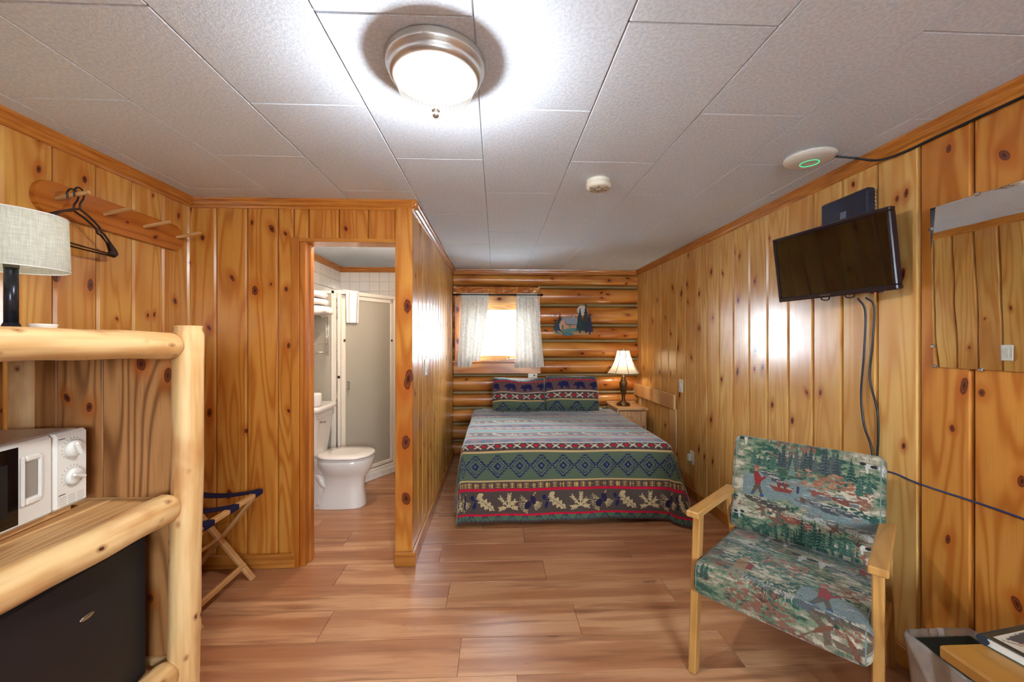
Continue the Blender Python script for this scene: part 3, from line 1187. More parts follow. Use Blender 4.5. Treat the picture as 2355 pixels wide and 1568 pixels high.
def band_diamonds(r, y0, y1, fill=.86, yc=None, base=DGREEN):
    r.rect(0, r.w, y0, y1, base)
    h = y1 - y0
    cy = (y0 + y1) / 2 if yc is None else yc
    hh = h * fill / 2 if yc is None else h * fill
    st = hh * 2 / 1.05
    a, b = st / 2, hh
    i0, i1 = max(0, int(y0 * r.ppm)), max(1, int(y1 * r.ppm))
    Y, X = np.meshgrid((np.arange(i0, i1) + .5) / r.ppm, (np.arange(r.a.shape[1]) + .5) / r.ppm, indexing='ij')
    u = (np.mod(X, st) - a) / a
    v = (Y - cy) / b
    d = np.abs(u) + np.abs(v)
    tooth = np.mod(np.abs(v) * 4.5 + .25, 1.0)
    sub = r.a[i0:i1]
    sub[(d > .84) & (d < .88 + .30 * (1 - tooth)) & (np.abs(v) < 1.06)] = NAVY
    sub[(d > .77) & (d < .82)] = (124, 130, 104)
    sub[(d > .64) & (d < .73)] = NAVY
    sub[(d > .40) & (d < .45)] = (70, 84, 84)
    sub[d < .34] = NAVY
    sub[(np.maximum(np.abs(u), np.abs(v)) < .085) & (np.maximum(np.abs(u), np.abs(v)) > .045)] = (120, 124, 116)


def band_hash(r, y0, y1):
    r.rect(0, r.w, y0, y1, BROWN)
    h = y1 - y0
    cy = (y0 + y1) / 2
    x, k = 0, 0
    while x < r.w:
        c, t = (188, 150, 88), h * .11
        if k % 2:
            r.line(x - h * .38, cy, x + h * .38, cy, t, c)
            for q in (-.22, 0, .22):
                r.line(x + q * h, cy - h * .34, x + q * h, cy + h * .34, t, c)
        else:
            r.line(x, cy - h * .42, x, cy + h * .42, t, c)
            for q in (-.26, 0, .26):
                r.line(x - h * .36, cy + q * h, x + h * .36, cy + q * h, t, c)
        x += h * 1.08
        k += 1


def band_leaves(r, y0, y1, seed=0):
    r.rect(0, r.w, y0, y1, (78, 66, 60))
    h = y1 - y0
    cy = (y0 + y1) / 2
    x, k = .1, seed
    tanl = (186, 164, 122)
    while x < r.w + .1:
        if k % 3 == 0:      # oak leaf and acorns
            def pt(u, v):
                a = .62
                return (x + h * (u * math.cos(a) - v * math.sin(a)), cy + h * (u * math.sin(a) + v * math.cos(a)))
            q = []
            for i in range(40):
                t = i / 39
                w = .17 * math.sin(PI * min(1, t * 1.02)) ** .7 * (1 + .35 * math.cos(t * 30))
                q.append((t * 1.05 - .42, -w))
            for i in range(39, -1, -1):
                t = i / 39
                w = .17 * math.sin(PI * min(1, t * 1.02)) ** .7 * (1 + .35 * math.cos(t * 30 + .6))
                q.append((t * 1.05 - .42, w))
            r.poly([pt(*p) for p in q], tanl)
            a0, a1 = pt(-.4, 0), pt(.55, 0)
            r.line(*a0, *a1, h * .02, NAVY)
            for t in (-.1, .1, .3):
                for sg in (-1, 1):
                    r.line(*pt(t, 0), *pt(t + .1, sg * .14), h * .014, (90, 80, 70))
            r.oval(x - h * .16, cy - h * .34, h * .15, h * .1, tanl, -.5)
            r.oval(x - h * .52, cy - h * .22, h * .09, h * .11, NAVY)
            r.oval(x - h * .42, cy + h * .14, h * .075, h * .16, NAVY, .3)
            r.line(x - h * .5, cy - h * .1, x - h * .2, cy - h * .08, h * .05, NAVY)
        elif k % 3 == 1:    # cedar sprig
            for sg, a0 in ((-1, -2.35), (0, -1.5), (1, -.7), (2, .15), (3, 2.9)):
                bx, by = x + h * .04, cy + h * .20
                L = h * (.56 if sg in (0, -1) else .40)
                ex, ey = bx + L * math.cos(a0), by + L * math.sin(a0)
                r.line(bx, by, ex, ey, h * .07, tanl)
                for t in (.35, .55, .75, .95):
                    px, py = bx + (ex - bx) * t, by + (ey - by) * t
                    for s2 in (-.8, .8):
                        r.line(px, py, px + h * .13 * math.cos(a0 + s2), py + h * .13 * math.sin(a0 + s2), h * .045, tanl)
        else:               # pine cones and needles
            for i in range(9):
                a = 2.2 + .2 * i
                r.line(x - h * .1, cy, x - h * .1 + h * .5 * math.cos(a), cy + h * .5 * math.sin(a), h * .026, tanl)
                a = .1 + .14 * i
                r.line(x + h * .05, cy - h * .05, x + h * .05 + h * .46 * math.cos(a), cy - h * .05 + h * .46 * math.sin(a), h * .026, tanl)
            for i in range(5):
                a = 1.7 + .12 * i
                r.line(x - h * .15, cy + h * .1, x - h * .15 + h * .4 * math.cos(a), cy + h * .1 + h * .4 * math.sin(a), h * .03, (160, 140, 98))
            r.oval(x - h * .18, cy + h * .12, h * .15, h * .2, (34, 30, 58), .5)
            r.oval(x + h * .07, cy - h * .12, h * .13, h * .22, (40, 34, 62), -.3)
            r.line(x + h * .06, cy - h * .3, x + h * .2, cy - h * .46, h * .04, (190, 160, 120))
        x += h * 1.115
        k += 1


def quilt_raster(w, hem_up):
    """hem_up metres of cloth from the foot hem (bottom row) upward to the pillows"""
    r = Raster(w, hem_up, 330, BROWN)
    seq = [('b', .010), ('z', .034), ('r', .016), ('l', .156), ('r', .019), ('h', .048), ('t', .014), ('d', .196), ('t', .016), ('a', .064), ('w', .014),
           ('n', .115), ('r', .014), ('G', .065), ('r', .014), ('L', .110), ('r', .014), ('G', .110), ('r', .012), ('a', .055), ('w', .012)]
    y, first, i = hem_up, True, 0
    lead = 12
    while y > 0:
        if i >= len(seq):
            i = 11
        k, hgt = seq[i]
        y0 = y - hgt
        if k == 'b': r.rect(0, w, y0, y, (74, 58, 58))
        if k == 'z': band_diamonds(r, y0, y, 1.5, y + .01, (78, 104, 78))
        if k == 'r': r.rect(0, w, y0, y, REDC)
        if k == 'l': band_leaves(r, y0, y)
        if k == 'L': band_leaves(r, y0, y, 1)
        if k == 'h': band_hash(r, y0, y)
        if k == 't': r.rect(0, w, y0, y, TANC)
        if k == 'w': r.rect(0, w, y0, y, CREAM)
        if k == 'd': band_diamonds(r, y0, y)
        if k == 'g': band_diamonds(r, y0, y, 1.3, y, (84, 116, 100))
        if k == 'G': r.rect(0, w, y0, y, (112, 150, 136)); r.rect(0, w, y0 + hgt * .42, y0 + hgt * .58, (70, 92, 88))
        if k == 'a': band_arcs(r, y0, y)
        if k == 'n': band_bears(r, y0, y, .03 * i)
        y = y0
        i += 1
    return r


def sham_raster(w, h):
    r = Raster(w, h, 420, DGREEN)
    band_diamonds(r, 0, h * .12, 1.0, h * .06, (84, 104, 92))
    r.rect(0, w, h * .12, h * .16, REDC)
    band_bears(r, h * .16, h * .45, .05)
    r.rect(0, w, h * .45, h * .485, CREAM)
    band_arcs(r, h * .485, h * .68)
    r.rect(0, w, h * .68, h * .72, TANC)
    band_diamonds(r, h * .72, h, 1.0, h * 1.02)
    return r


def conifer(r, x, y, w, h, c, R, c2=None):
    n = 8
    L, Q = [], []
    for i in range(n):
        t = i / (n - 1)
        ww = w * (.08 + .92 * t) / 2
        L += [(x - ww * .55, y - h + h * .93 * t), (x - ww * R.uniform(.9, 1.2), y - h + h * (.93 * t + .06))]
        Q += [(x + ww * .55, y - h + h * .93 * t), (x + ww * R.uniform(.9, 1.2), y - h + h * (.93 * t + .06))]
    r.poly([(x, y - h * 1.08)] + Q + L[::-1], c)
    if c2 is not None:
        for i in range(2, n):
            t = i / (n - 1)
            ww = w * t / 2
            r.line(x - ww * .1, y - h + h * .9 * t, x - ww * .9, y - h + h * (.9 * t + .07), h * .022, c2)
            r.line(x + ww * .1, y - h + h * .9 * t, x + ww * .8, y - h + h * (.9 * t + .07), h * .022, c2)


def angler(r, x, y, s, rod=True):
    """a small woven figure in a red jacket, s tall"""
    r.poly([(x - .10 * s, y - .78 * s), (x + .02 * s, y - .80 * s), (x + .14 * s, y - .62 * s), (x + .26 * s, y - .70 * s), (x + .28 * s, y - .64 * s), (x + .14 * s, y - .50 * s), (x + .12 * s, y - .36 * s), (x - .06 * s, y - .36 * s)], (150, 48, 44))
    r.poly([(x - .06 * s, y - .36 * s), (x + .12 * s, y - .36 * s), (x + .22 * s, y - .04 * s), (x + .14 * s, y - .02 * s), (x + .05 * s, y - .24 * s), (x - .06 * s, y - .04 * s), (x - .14 * s, y - .06 * s)], (96, 84, 70))
    r.oval(x - .03 * s, y - .87 * s, .06 * s, .075 * s, (176, 130, 104))
    r.poly([(x - .13 * s, y - .89 * s), (x - .08 * s, y - .99 * s), (x + .03 * s, y - .99 * s), (x + .06 * s, y - .89 * s)], (170, 96, 80))
    r.rect(x - .17 * s, x - .05 * s, y - .06 * s, y, (40, 92, 140))
    r.rect(x + .12 * s, x + .24 * s, y - .05 * s, y + .02 * s, (40, 92, 140))
    if rod:
        r.line(x + .26 * s, y - .68 * s, x + .75 * s, y - 1.05 * s, .018 * s, (90, 66, 56))
        r.line(x + .75 * s, y - 1.05 * s, x + 1.3 * s, y - 1.22 * s, .012 * s, (110, 90, 76))


def hunter(r, x, y, s):
    r.poly([(x - .16 * s, y - .75 * s), (x + .1 * s, y - .78 * s), (x + .2 * s, y - .5 * s), (x + .12 * s, y - .36 * s), (x - .12 * s, y - .36 * s)], (160, 122, 80))
    r.poly([(x + .08 * s, y - .74 * s), (x + .2 * s, y - .7 * s), (x + .22 * s, y - .4 * s), (x + .1 * s, y - .4 * s)], (140, 52, 46))
    r.poly([(x - .12 * s, y - .36 * s), (x + .12 * s, y - .36 * s), (x + .16 * s, y), (x + .06 * s, y), (x, y - .25 * s), (x - .08 * s, y), (x - .18 * s, y)], (150, 138, 112))
    r.oval(x - .02 * s, y - .85 * s, .06 * s, .08 * s, (178, 140, 112))
    r.poly([(x - .12 * s, y - .9 * s), (x - .06 * s, y - .98 * s), (x + .05 * s, y - .97 * s), (x + .1 * s, y - .89 * s)], (150, 120, 90))
    r.line(x - .2 * s, y - .5 * s, x + .3 * s, y - .86 * s, .03 * s, (80, 66, 56))


def pointer_dog(r, x, y, s, flip=1):
    f = flip
    W, K = (214, 208, 196), (48, 46, 48)
    r.poly([(x - .5 * f * s, y - .5 * s), (x - .3 * f * s, y - .62 * s), (x + .35 * f * s, y - .56 * s), (x + .75 * f * s, y - .66 * s), (x + .45 * f * s, y - .4 * s), (x + .42 * f * s, y), (x + .32 * f * s, y), (x + .28 * f * s, y - .32 * s), (x - .2 * f * s, y - .3 * s), (x - .24 * f * s, y), (x - .34 * f * s, y), (x - .36 * f * s, y - .4 * s)], W)
    r.oval(x - .5 * f * s, y - .56 * s, .17 * s, .11 * s, K)
    r.oval(x + .05 * f * s, y - .47 * s, .2 * s, .12 * s, K)


def pheasant(r, x, y, s, rot):
    c, d = math.cos(rot), math.sin(rot)
    def q(u, v):
        return (x + s * (u * c - v * d), y + s * (u * d + v * c))
    r.poly([q(-.5, .05), q(-.1, -.08), q(.2, -.06), (q(.3, 0)), q(.2, .08), q(-.1, .1)], (134, 84, 62))
    r.poly([q(-.1, -.05), q(-.2, -.5), q(.0, -.45), q(.12, -.05)], (112, 96, 80))
    r.poly([q(-.1, .06), q(-.3, .45), q(-.05, .42), q(.12, .06)], (120, 100, 82))
    r.line(*q(-.5, .05), *q(-.9, .12), s * .05, (120, 90, 70))
    r.oval(*q(.34, 0), s * .07, s * .06, (56, 74, 66))


def tapestry_raster(w, h, seed, seat=False):
    ppm = 620
    r = Raster(w, h, ppm, (150, 160, 138))
    n0, n1 = r.a.shape[:2]
    R = random.Random(seed)
    pal = [(186, 176, 150), (134, 148, 116), (104, 128, 100), (208, 196, 170), (62, 92, 74), (152, 142, 118)]
    big = vnoise(n0, n1, 26, 70, seed) * .6 + vnoise(n0, n1, 9, 22, seed + 1) * .4
    mid = vnoise(n0, n1, 5, 14, seed + 2)
    fine = vnoise(n0, n1, 2.5, 5, seed + 3)
    f = big * .55 + mid * .3 + fine * .15
    lv = [.36, .44, .50, .57, .64]
    idx = np.digitize(f, lv)
    order = [pal[4], pal[2], pal[1], pal[5], pal[0], pal[3]]
    for k, c in enumerate(order):
        r.a[idx == k] = c
    # rusty foliage
    rust = (vnoise(n0, n1, 30, 60, seed + 5) > .7) & (vnoise(n0, n1, 4, 7, seed + 6) > .55)
    r.a[rust] = (150, 100, 80)
    dk = (vnoise(n0, n1, 24, 50, seed + 8) > .68) & (vnoise(n0, n1, 4, 6, seed + 9) > .5)
    r.a[dk] = (50, 88, 76)
    D, S_, P_ = (44, 74, 66), (78, 82, 84), (116, 132, 120)

    def water(x0, x1, y0, y1, k):
        q = [(x0, (y0 + y1) / 2)]
        for i in range(9):
            t = i / 8
            q.append((x0 + (x1 - x0) * t, y0 + .012 * math.sin(i * 1.7 + k)))
        q.append((x1, (y0 + y1) / 2))
        for i in range(8, -1, -1):
            t = i / 8
            q.append((x0 + (x1 - x0) * t, y1 + .012 * math.sin(i * 2.1 + k)))
        r.poly(q, (126, 140, 138))
        for i in range(26):
            yy, xx = R.uniform(y0, y1), R.uniform(x0, x1 - .03)
            r.line(xx, yy, xx + R.uniform(.015, .05), yy, .0022, R.choice([(96, 136, 152), (176, 186, 180), (110, 140, 140)]))

    def rocks(x, y, ww, n, cs):
        for i in range(n):
            xx = x + ww * i / n + R.uniform(0, .02)
            yy = y + R.uniform(-.008, .012) + .02 * i / n
            r.oval(xx, yy, R.uniform(.014, .034), R.uniform(.007, .013), R.choice(cs), R.uniform(-.2, .3))
            r.line(xx - .015, yy - .006, xx + .012, yy - .008, .003, (186, 184, 172))

    grey = [(112, 114, 114), (90, 94, 96), (134, 132, 124), (78, 82, 86)]
    rst = [(150, 84, 66), (128, 74, 62), (164, 104, 82)]
    if not seat:
        water(.10 * w, .62 * w, .44 * h, .66 * h, 1)
        water(.55 * w, .97 * w, .64 * h, .76 * h, 2)
        for i in range(16):
            x = w * (.36 + .36 * i / 15) + R.uniform(-.01, .01)
            hh = h * R.uniform(.14, .25)
            conifer(r, x, h * (.33 + R.uniform(-.03, .02)), hh * .42, hh, R.choice([(60, 72, 74), (52, 66, 68), (84, 92, 90)]), R, (104, 110, 104))
        for x, y, hh in ((.17, .36, .17), (.21, .37, .13), (.25, .36, .15), (.31, .36, .2), (.44, .40, .17), (.50, .41, .15), (.55, .42, .12), (.80, .36, .22), (.85, .45, .2), (.9, .42, .16)):
            conifer(r, x * w, y * h, hh * h * .5, hh * h, R.choice([D, (58, 96, 82), P_]), R, (120, 140, 124))
        for i in range(60):
            r.oval(w * R.uniform(.48, .82), h * R.uniform(.31, .46), .012, .005, R.choice([(170, 104, 78), (150, 120, 92), (82, 112, 92), (184, 128, 98)]), R.uniform(-.3, .3))
        rocks(.25 * w, .44 * h, .2 * w, 9, grey)
        rocks(.50 * w, .60 * h, .34 * w, 16, grey)
        rocks(.56 * w, .50 * h, .26 * w, 10, rst + grey[:1])
        rocks(.40 * w, .80 * h, .2 * w, 10, rst)
        rocks(.55 * w, .74 * h, .4 * w, 14, [(176, 174, 162), (120, 124, 120)])
        rocks(.14 * w, .69 * h, .26 * w, 9, [(96, 84, 70), (84, 76, 66)])
        r.poly([(.27 * w, .50 * h), (.31 * w, .535 * h), (.43 * w, .535 * h), (.46 * w, .51 * h), (.44 * w, .57 * h), (.33 * w, .575 * h)], (140, 66, 54))
        r.line(.28 * w, .515 * h, .455 * w, .53 * h, .004, (200, 172, 132))
        for px in (.36, .40):
            r.oval(px * w, .505 * h, .007, .014, (130, 54, 50))
            r.oval(px * w, .478 * h, .005, .006, (150, 120, 100))
        r.oval(.485 * w, .52 * h, .005, .018, (60, 70, 90))
        angler(r, .20 * w, .66 * h, .30 * h)
        pointer_dog(r, .07 * w, .16 * h, .07 * h / .5, -1)
        pointer_dog(r, .92 * w, .24 * h, .14 * h, 1)
        pointer_dog(r, .06 * w, .93 * h, .12 * h, -1)
        pointer_dog(r, .90 * w, .95 * h, .13 * h, 1)
        pheasant(r, .36 * w, .06 * h, .10 * h / .6, .2)
        pheasant(r, .25 * w, .78 * h, .16 * h, -.5)
        pheasant(r, .36 * w, .86 * h, .2 * h, .3)
        pheasant(r, .27 * w, .05 * h, .1 * h, 1.0)
        r.oval(.52 * w, .60 * h, .013, .008, (110, 82, 62), .4)
        pheasant(r, .72 * w, .80 * h, .14 * h, .5)
        for i in range(24):
            x = w * (.28 + .58 * i / 23) + R.uniform(-.01, .01)
            hh = h * R.uniform(.10, .24) * (1 if .35 < i / 23 < .8 else .6)
            conifer(r, x, h * (1.0 + R.uniform(-.02, .03)), hh * .45, hh, R.choice([(34, 66, 58), (44, 80, 68), (56, 92, 78)]), R, (110, 140, 118))
        bx, by = .85 * w, .9 * h
        for i in range(9):
            a = -2.4 + .2 * i
            r.line(bx, by, bx + .04 * math.cos(a), by + .05 * math.sin(a), .002, (80, 60, 50))
    else:
        for i in range(260):
            x, y = R.uniform(0, w), R.uniform(0, h * .45)
            r.line(x, y, x + R.uniform(.02, .07), y + R.uniform(-.004, .006), R.uniform(.002, .005), R.choice([(58, 118, 98), (78, 132, 108), (196, 190, 170), (160, 166, 148), (50, 96, 84), (172, 112, 84)]))
        for i in range(150):
            r.oval(w * R.uniform(.2, .75), h * R.uniform(.38, .66), R.uniform(.006, .014), R.uniform(.003, .006), R.choice([(58, 110, 92), (78, 128, 104), (120, 150, 120), (50, 92, 80)]), R.uniform(-.4, .4))
        for i in range(36):
            r.oval(w * R.uniform(.34, .62), h * (.44 + R.uniform(-.03, .05)), .009, .004, R.choice([(172, 92, 70), (186, 116, 88)]), R.uniform(-.4, .4))
            r.oval(w * R.uniform(.04, .2), h * (.2 + R.uniform(-.04, .05)), .012, .004, (170, 100, 76), .1)
        water(.62 * w, 1.0 * w, .66 * h, .82 * h, 3)
        rocks(.02 * w, .34 * h, .3 * w, 12, [(176, 174, 162), (130, 132, 124)])
        rocks(.72 * w, .30 * h, .28 * w, 12, grey)
        rocks(.58 * w, .82 * h, .4 * w, 14, [(96, 84, 70), (90, 96, 100)])
        rocks(.30 * w, .78 * h, .3 * w, 12, [(186, 182, 168), (120, 128, 130)])
        pointer_dog(r, .34 * w, .20 * h, .16 * h, 1)
        pointer_dog(r, .60 * w, .36 * h, .16 * h, 1)
        hunter(r, .40 * w, .16 * h, .13 * h)
        hunter(r, .27 * w, .80 * h, .26 * h)
        angler(r, .74 * w, .80 * h, .26 * h)
        angler(r, .88 * w, .30 * h, .15 * h, False)
        pheasant(r, .08 * w, .62 * h, .13 * h, .3)
        pheasant(r, .78 * w, .90 * h, .16 * h, -.6)
        pheasant(r, .92 * w, .95 * h, .16 * h, 1.2)
        for bx, by in ((.16 * w, .76 * h), (.46 * w, .9 * h), (.52 * w, .86 * h)):
            for i in range(11):
                a = -2.6 + .2 * i
                r.line(bx, by, bx + .045 * math.cos(a), by + .05 * math.sin(a), .0022, R.choice([(84, 62, 52), (134, 78, 62)]))
        for i in range(60):
            x, y = w * R.uniform(.3, .65), h * R.uniform(.72, .88)
            r.line(x, y, x + R.uniform(-.012, .012), y - .025, .002, R.choice([(186, 180, 156), (80, 124, 104), (56, 96, 84)]))
        for x in (.03, .07, .10):
            conifer(r, x * w, .9 * h, .03, .06, D, R, (110, 140, 118))
    # woven speckle
    sp = np.random.RandomState(seed + 20).rand(n0, n1, 1)
    g_ = r.a.mean(-1, keepdims=True)
    r.a = (g_ + (r.a - g_) * .95) * (.70 + .24 * sp)
    return r
# ================================================================== ceiling fittings
cl = thing('ceiling_light', 'round brushed nickel flush ceiling light with a fluted glass dome', 'light', (-.181, 1.21, H))
MB().lathe([(.060, -.002), (.148, -.002), (.150, -.008), (.147, -.014), (.149, -.020), (.146, -.026), (.140, -.034), (.136, -.040), (.137, -.046), (.130, -.052), (.124, -.056), (.114, -.055)], 56).build('metal_rim', NICKEL, cl)
prof = [(.118, -.052), (.116, -.070), (.108, -.092), (.094, -.110), (.072, -.126), (.046, -.136), (.018, -.141)]
V, F, n = [], [], 168
for i, (r, z) in enumerate(prof):
    for k in range(n):
        a = 2 * PI * k / n
        rr = r * (1 + .012 * math.cos(56 * a))
        V.append((rr * math.cos(a), rr * math.sin(a), z))
for i in range(len(prof) - 1):
    for k in range(n):
        F.append((i * n + k, (i + 1) * n + k, (i + 1) * n + (k + 1) % n, i * n + (k + 1) % n))
F.append(tuple((len(prof) - 1) * n + k for k in range(n))[::-1])
MB().add(V, F, True).build('glass_dome', DOME, cl)
MB().lathe([(.002, -.140), (.011, -.141), (.012, -.146), (.006, -.149), (.009, -.154), (.010, -.160), (.006, -.166), (.001, -.168)], 20).build('finial', NICKEL, cl)
point_light('ceiling_bulb', (0, 0, -.098), CEILING_WATT, (.97, .985, 1.0), .04, cl)
spot_light('ceiling_bulb_downlight', (0, 0, -.062), CEILING_SPOT_WATT, (.97, .985, 1.0), .05, math.radians(172), cl)

sd = thing('smoke_detector', 'cream round smoke detector on the ceiling', 'smoke detector', (.535, 2.06, H))
MB().lathe([(.040, -.001), (.062, -.001), (.062, -.012), (.058, -.016), (.064, -.020), (.063, -.038), (.056, -.046), (.030, -.048)], 40).build('body', IVORY, sd)
vb = MB()
for k in range(6):
    a = k * PI / 3 + .3
    vb.bar((.026 * math.cos(a), .026 * math.sin(a), -.0485), (.050 * math.cos(a), .050 * math.sin(a), -.0470), .004, .002, 0)
vb.tube([(.022 * math.cos(i * PI / 12), .022 * math.sin(i * PI / 12), -.0488) for i in range(24)], .0016, 6, closed=True)
vb.build('vent_slots', plain('smoke_slots', (120, 114, 100), .6, .2), sd)
MB().lathe([(.001, -.0505), (.013, -.0505), (.015, -.048)], 20).build('test_button', IVORY, sd)

ap = thing('wireless_access_point', 'white saucer wireless access point with a green ring on the ceiling', 'access point', (1.425, 1.755, H))
MB().lathe([(.06, -.001), (.098, -.002), (.101, -.008), (.098, -.016), (.080, -.026), (.045, -.0315), (.001, -.033)], 48).build('body', WHITEP, ap)
MB().tube([(.036 * math.cos(a), .036 * math.sin(a), -.0322) for a in [i * PI / 24 for i in range(48)]], .0016, 6, closed=True).build('status_ring', LEDGREEN, ap)
tag(MB().tube(spline([(1.515, 1.72, 2.17), (1.58, 1.69, 2.150), (1.655, 1.66, 2.128), (1.682, 1.58, 2.124), (1.681, 1.45, 2.124), (1.681, 1.2, 2.124), (1.681, .6, 2.124), (1.681, -.4, 2.124)], 8), .0052, 8).build('ceiling_cable', CABLE),
    'black cable running from the access point along the crown moulding', 'cable')

# ================================================================== bed
bed = thing('bed', 'low double bed on a dark base with a white mattress', 'bed', (.535, 3.80, 0))
MB().box(-.73, .73, -.82, .84, .10, .30, .01).build('base', DARKBASE, bed)
MB().box(-.738, .738, -.835, .86, .30, .566, .05).build('mattress', MATTWHITE, bed)
for sx in (-1, 1):
    for sy in (-1, 1):
        MB().lathe([(.022, .0), (.026, .01), (.026, .10)], 14, (sx * .66, sy * .74, 0)).build('leg', BLACK, bed)

cx, a, Lq, Ds, Df, YH = .535, .745, 1.50, .50, .575, 4.455
us = np.concatenate([np.arange(-a - Ds, -a, .012), np.arange(-a, a, .0039), np.arange(a, a + Ds, .012)])
vs = np.concatenate([np.arange(0, Lq, .0065), np.arange(Lq, Lq + Df, .0037), [Lq + Df]])
Vv, Uu = np.meshgrid(vs, us, indexing='ij')
su = np.sign(Uu)
du, dv = np.maximum(np.abs(Uu) - a, 0), np.maximum(Vv - Lq, 0)
dd = (du ** 6 + dv ** 6) ** (1 / 6.0)
hyp = np.hypot(du, dv) + 1e-9
nx, ny = du / hyp, dv / hyp
Rr = .045
qq = Rr * PI / 2
fl_ = .045 + .30 * (2 * nx * ny) * np.where(Uu > 0, 1.0, .35) + .02 * ny
hz = np.where(dd < qq, Rr * np.sin(np.minimum(dd, qq) / Rr), Rr + fl_ * (dd - qq))
vt = np.where(dd < qq, Rr * (1 - np.cos(np.minimum(dd, qq) / Rr)), Rr + .992 * (dd - qq))
rel = np.clip(dd / Df, 0, 1)
wav = .013 * np.sin(Uu * 6.2 + .9) * rel * ny + .006 * np.sin(Uu * 17) * rel * ny + .02 * np.sin(Vv * 9) * rel * nx
X = cx + su * (np.minimum(np.abs(Uu), a) + nx * (hz + wav))
_nar = np.clip((Vv - .28) / .5, 0, 1)
X = np.where(Uu > 0, np.minimum(X, 1.300 + .2 * _nar), X)
Y = YH - np.minimum(Vv, Lq) - ny * (hz + wav)
Z = .582 - vt + (.012 * np.sin(Uu * 5.0 + .4) * rel * ny) + .004 * np.sin(Uu * 8 + 1) * np.sin(Vv * 7) * (1 - rel) + .006 * np.sin(Uu * 2.2 + 2)
Z = np.maximum(Z, .014)
qr = quilt_raster(2 * (a + Ds) + .02, Lq + Df)
col = qr.sample(Uu + a + Ds, Vv)
tag(link('quilt', np_mesh('quilt', np.stack([X, Y, Z], -1), col), QUILTM),
    'patterned green and brown quilt with bears, leaves and diamonds spread over the bed', 'quilt')


def pillow(name, w, h, t, loc, lean, mat, raster, label, group, seed, yaw=0.0, slump=.0):
    n, m = 84, 60
    s = np.linspace(-1, 1, n)
    tt = np.concatenate([np.linspace(-1, 1, m), np.linspace(1, -1, m)[1:-1]])
    fr = np.concatenate([np.ones(m), -np.ones(m - 2)])
    S, Tt = np.meshgrid(s, tt, indexing='ij')
    FR = np.meshgrid(s, fr, indexing='ij')[1]
    th = t / 2 * np.maximum(1 - np.abs(S) ** 3.5, 0) ** .5 * np.maximum(1 - np.abs(Tt) ** 3.5, 0) ** .5
    th = np.maximum(th, .004)
    R = np.random.RandomState(seed)
    wob = .008 * np.sin(S * 4 + R.rand() * 6) + .006 * np.sin(Tt * 5 + S * 3 + R.rand() * 6)
    PX = S * w / 2 * (1 - .03 * Tt ** 2)
    PZ = h / 2 + Tt * h / 2 * (1 - .04 * S ** 2) - slump * np.exp(-((S - .1) / .6) ** 2) * (Tt + 1) / 2
    PY = -FR * (th + wob * (th > .01))
    P = np.stack([PX, PY, PZ], -1)
    c = None
    if raster is not None:
        c = raster.sample((S + 1) / 2 * w, (1 - (Tt + 1) / 2) * h)
    me = np_mesh(name, P, c, wrap=True, flip=True)
    o = link(name, me, mat, None, loc, (lean, 0, yaw))
    return tag(o, label, 'pillow', group)


sr = sham_raster(.62, .405)
pl = pillow('sham_pillow', .565, .385, .20, (.246, 4.19, .600), -.40, QUILTM, sr, 'bear patterned sham pillow on the left side of the bed', 'sham pillows on the bed', 1, 0, .045)
pr = pillow('sham_pillow', .575, .392, .20, (.815, 4.19, .600), -.40, QUILTM, sr, 'bear patterned sham pillow on the right, nearest the nightstand', 'sham pillows on the bed', 2, -.03, .008)
pw1 = pillow('white_pillow', .575, .355, .16, (.275, 4.43, .585), -.30, MATTWHITE, None, 'white pillow tucked behind the left sham pillow', 'white pillows at the head of the bed', 3)
pw2 = pillow('white_pillow', .575, .375, .16, (.858, 4.43, .585), -.30, MATTWHITE, None, 'white pillow tucked behind the right sham pillow', 'white pillows at the head of the bed', 4)

# ================================================================== nightstand and its lamp
ns = thing('nightstand', 'small light wood nightstand with one drawer beside the bed', 'nightstand', (1.465, 4.43, 0))
stick('top', -.160, .175, -.21, .21, .598, .622, STAND, ns, b=.005, axis='x')
MB().box(-.16, -.145, -.19, .19, .05, .598).box(.145, .16, -.19, .19, .05, .598).box(-.145, .145, .17, .19, .05, .598).box(-.145, .145, -.18, .17, .05, .07).box(-.145, .145, -.18, .17, .40, .415).build('body', STAND, ns)
dw = MB().box(-.143, .143, -.205, -.185, .425, .59, .004).build('drawer', STAND, ns)
MB().box(-.055, .055, -.222, -.205, .475, .535, .006).build('handle', STAND, dw)
for sx in (-.145, .145):
    for sy in (-.17, .17):
        MB().box(sx - .015, sx + .015, sy - .015, sy + .015, 0, .05).build('foot', STAND, ns)
MB().box(-.17, .17, .19, .205, .622, .640, .003).build('back_rail', STAND, ns)

bl = thing('table_lamp', 'bronze urn table lamp with a lit ivory bell shade on the nightstand', 'lamp', (1.435, 4.43, .623))
MB().lathe([(.001, .0), (.073, .0), (.075, .010), (.068, .022), (.050, .034), (.028, .046), (.020, .062), (.017, .085), (.022, .098), (.018, .104), (.024, .118), (.034, .165), (.042, .215), (.045, .25), (.043, .263), (.030, .270), (.033, .278), (.030, .290), (.018, .300), (.026, .312), (.020, .325), (.008, .335), (.008, .40), (.001, .40)], 32).build('base', BRONZE, bl)
sp = [(.183, .362), (.152, .402), (.125, .446), (.102, .498), (.086, .552), (.075, .606), (.073, .618)]
MB().lathe(sp, 8, smooth=False).build('shade', SHADE_BELL, bl).data.polygons[0].use_smooth = False
seam = MB()
for k in range(8):
    a_ = 2 * PI * k / 8
    seam.tube([(r * math.cos(a_) * 1.012, r * math.sin(a_) * 1.012, z) for r, z in sp], .0028, 6)
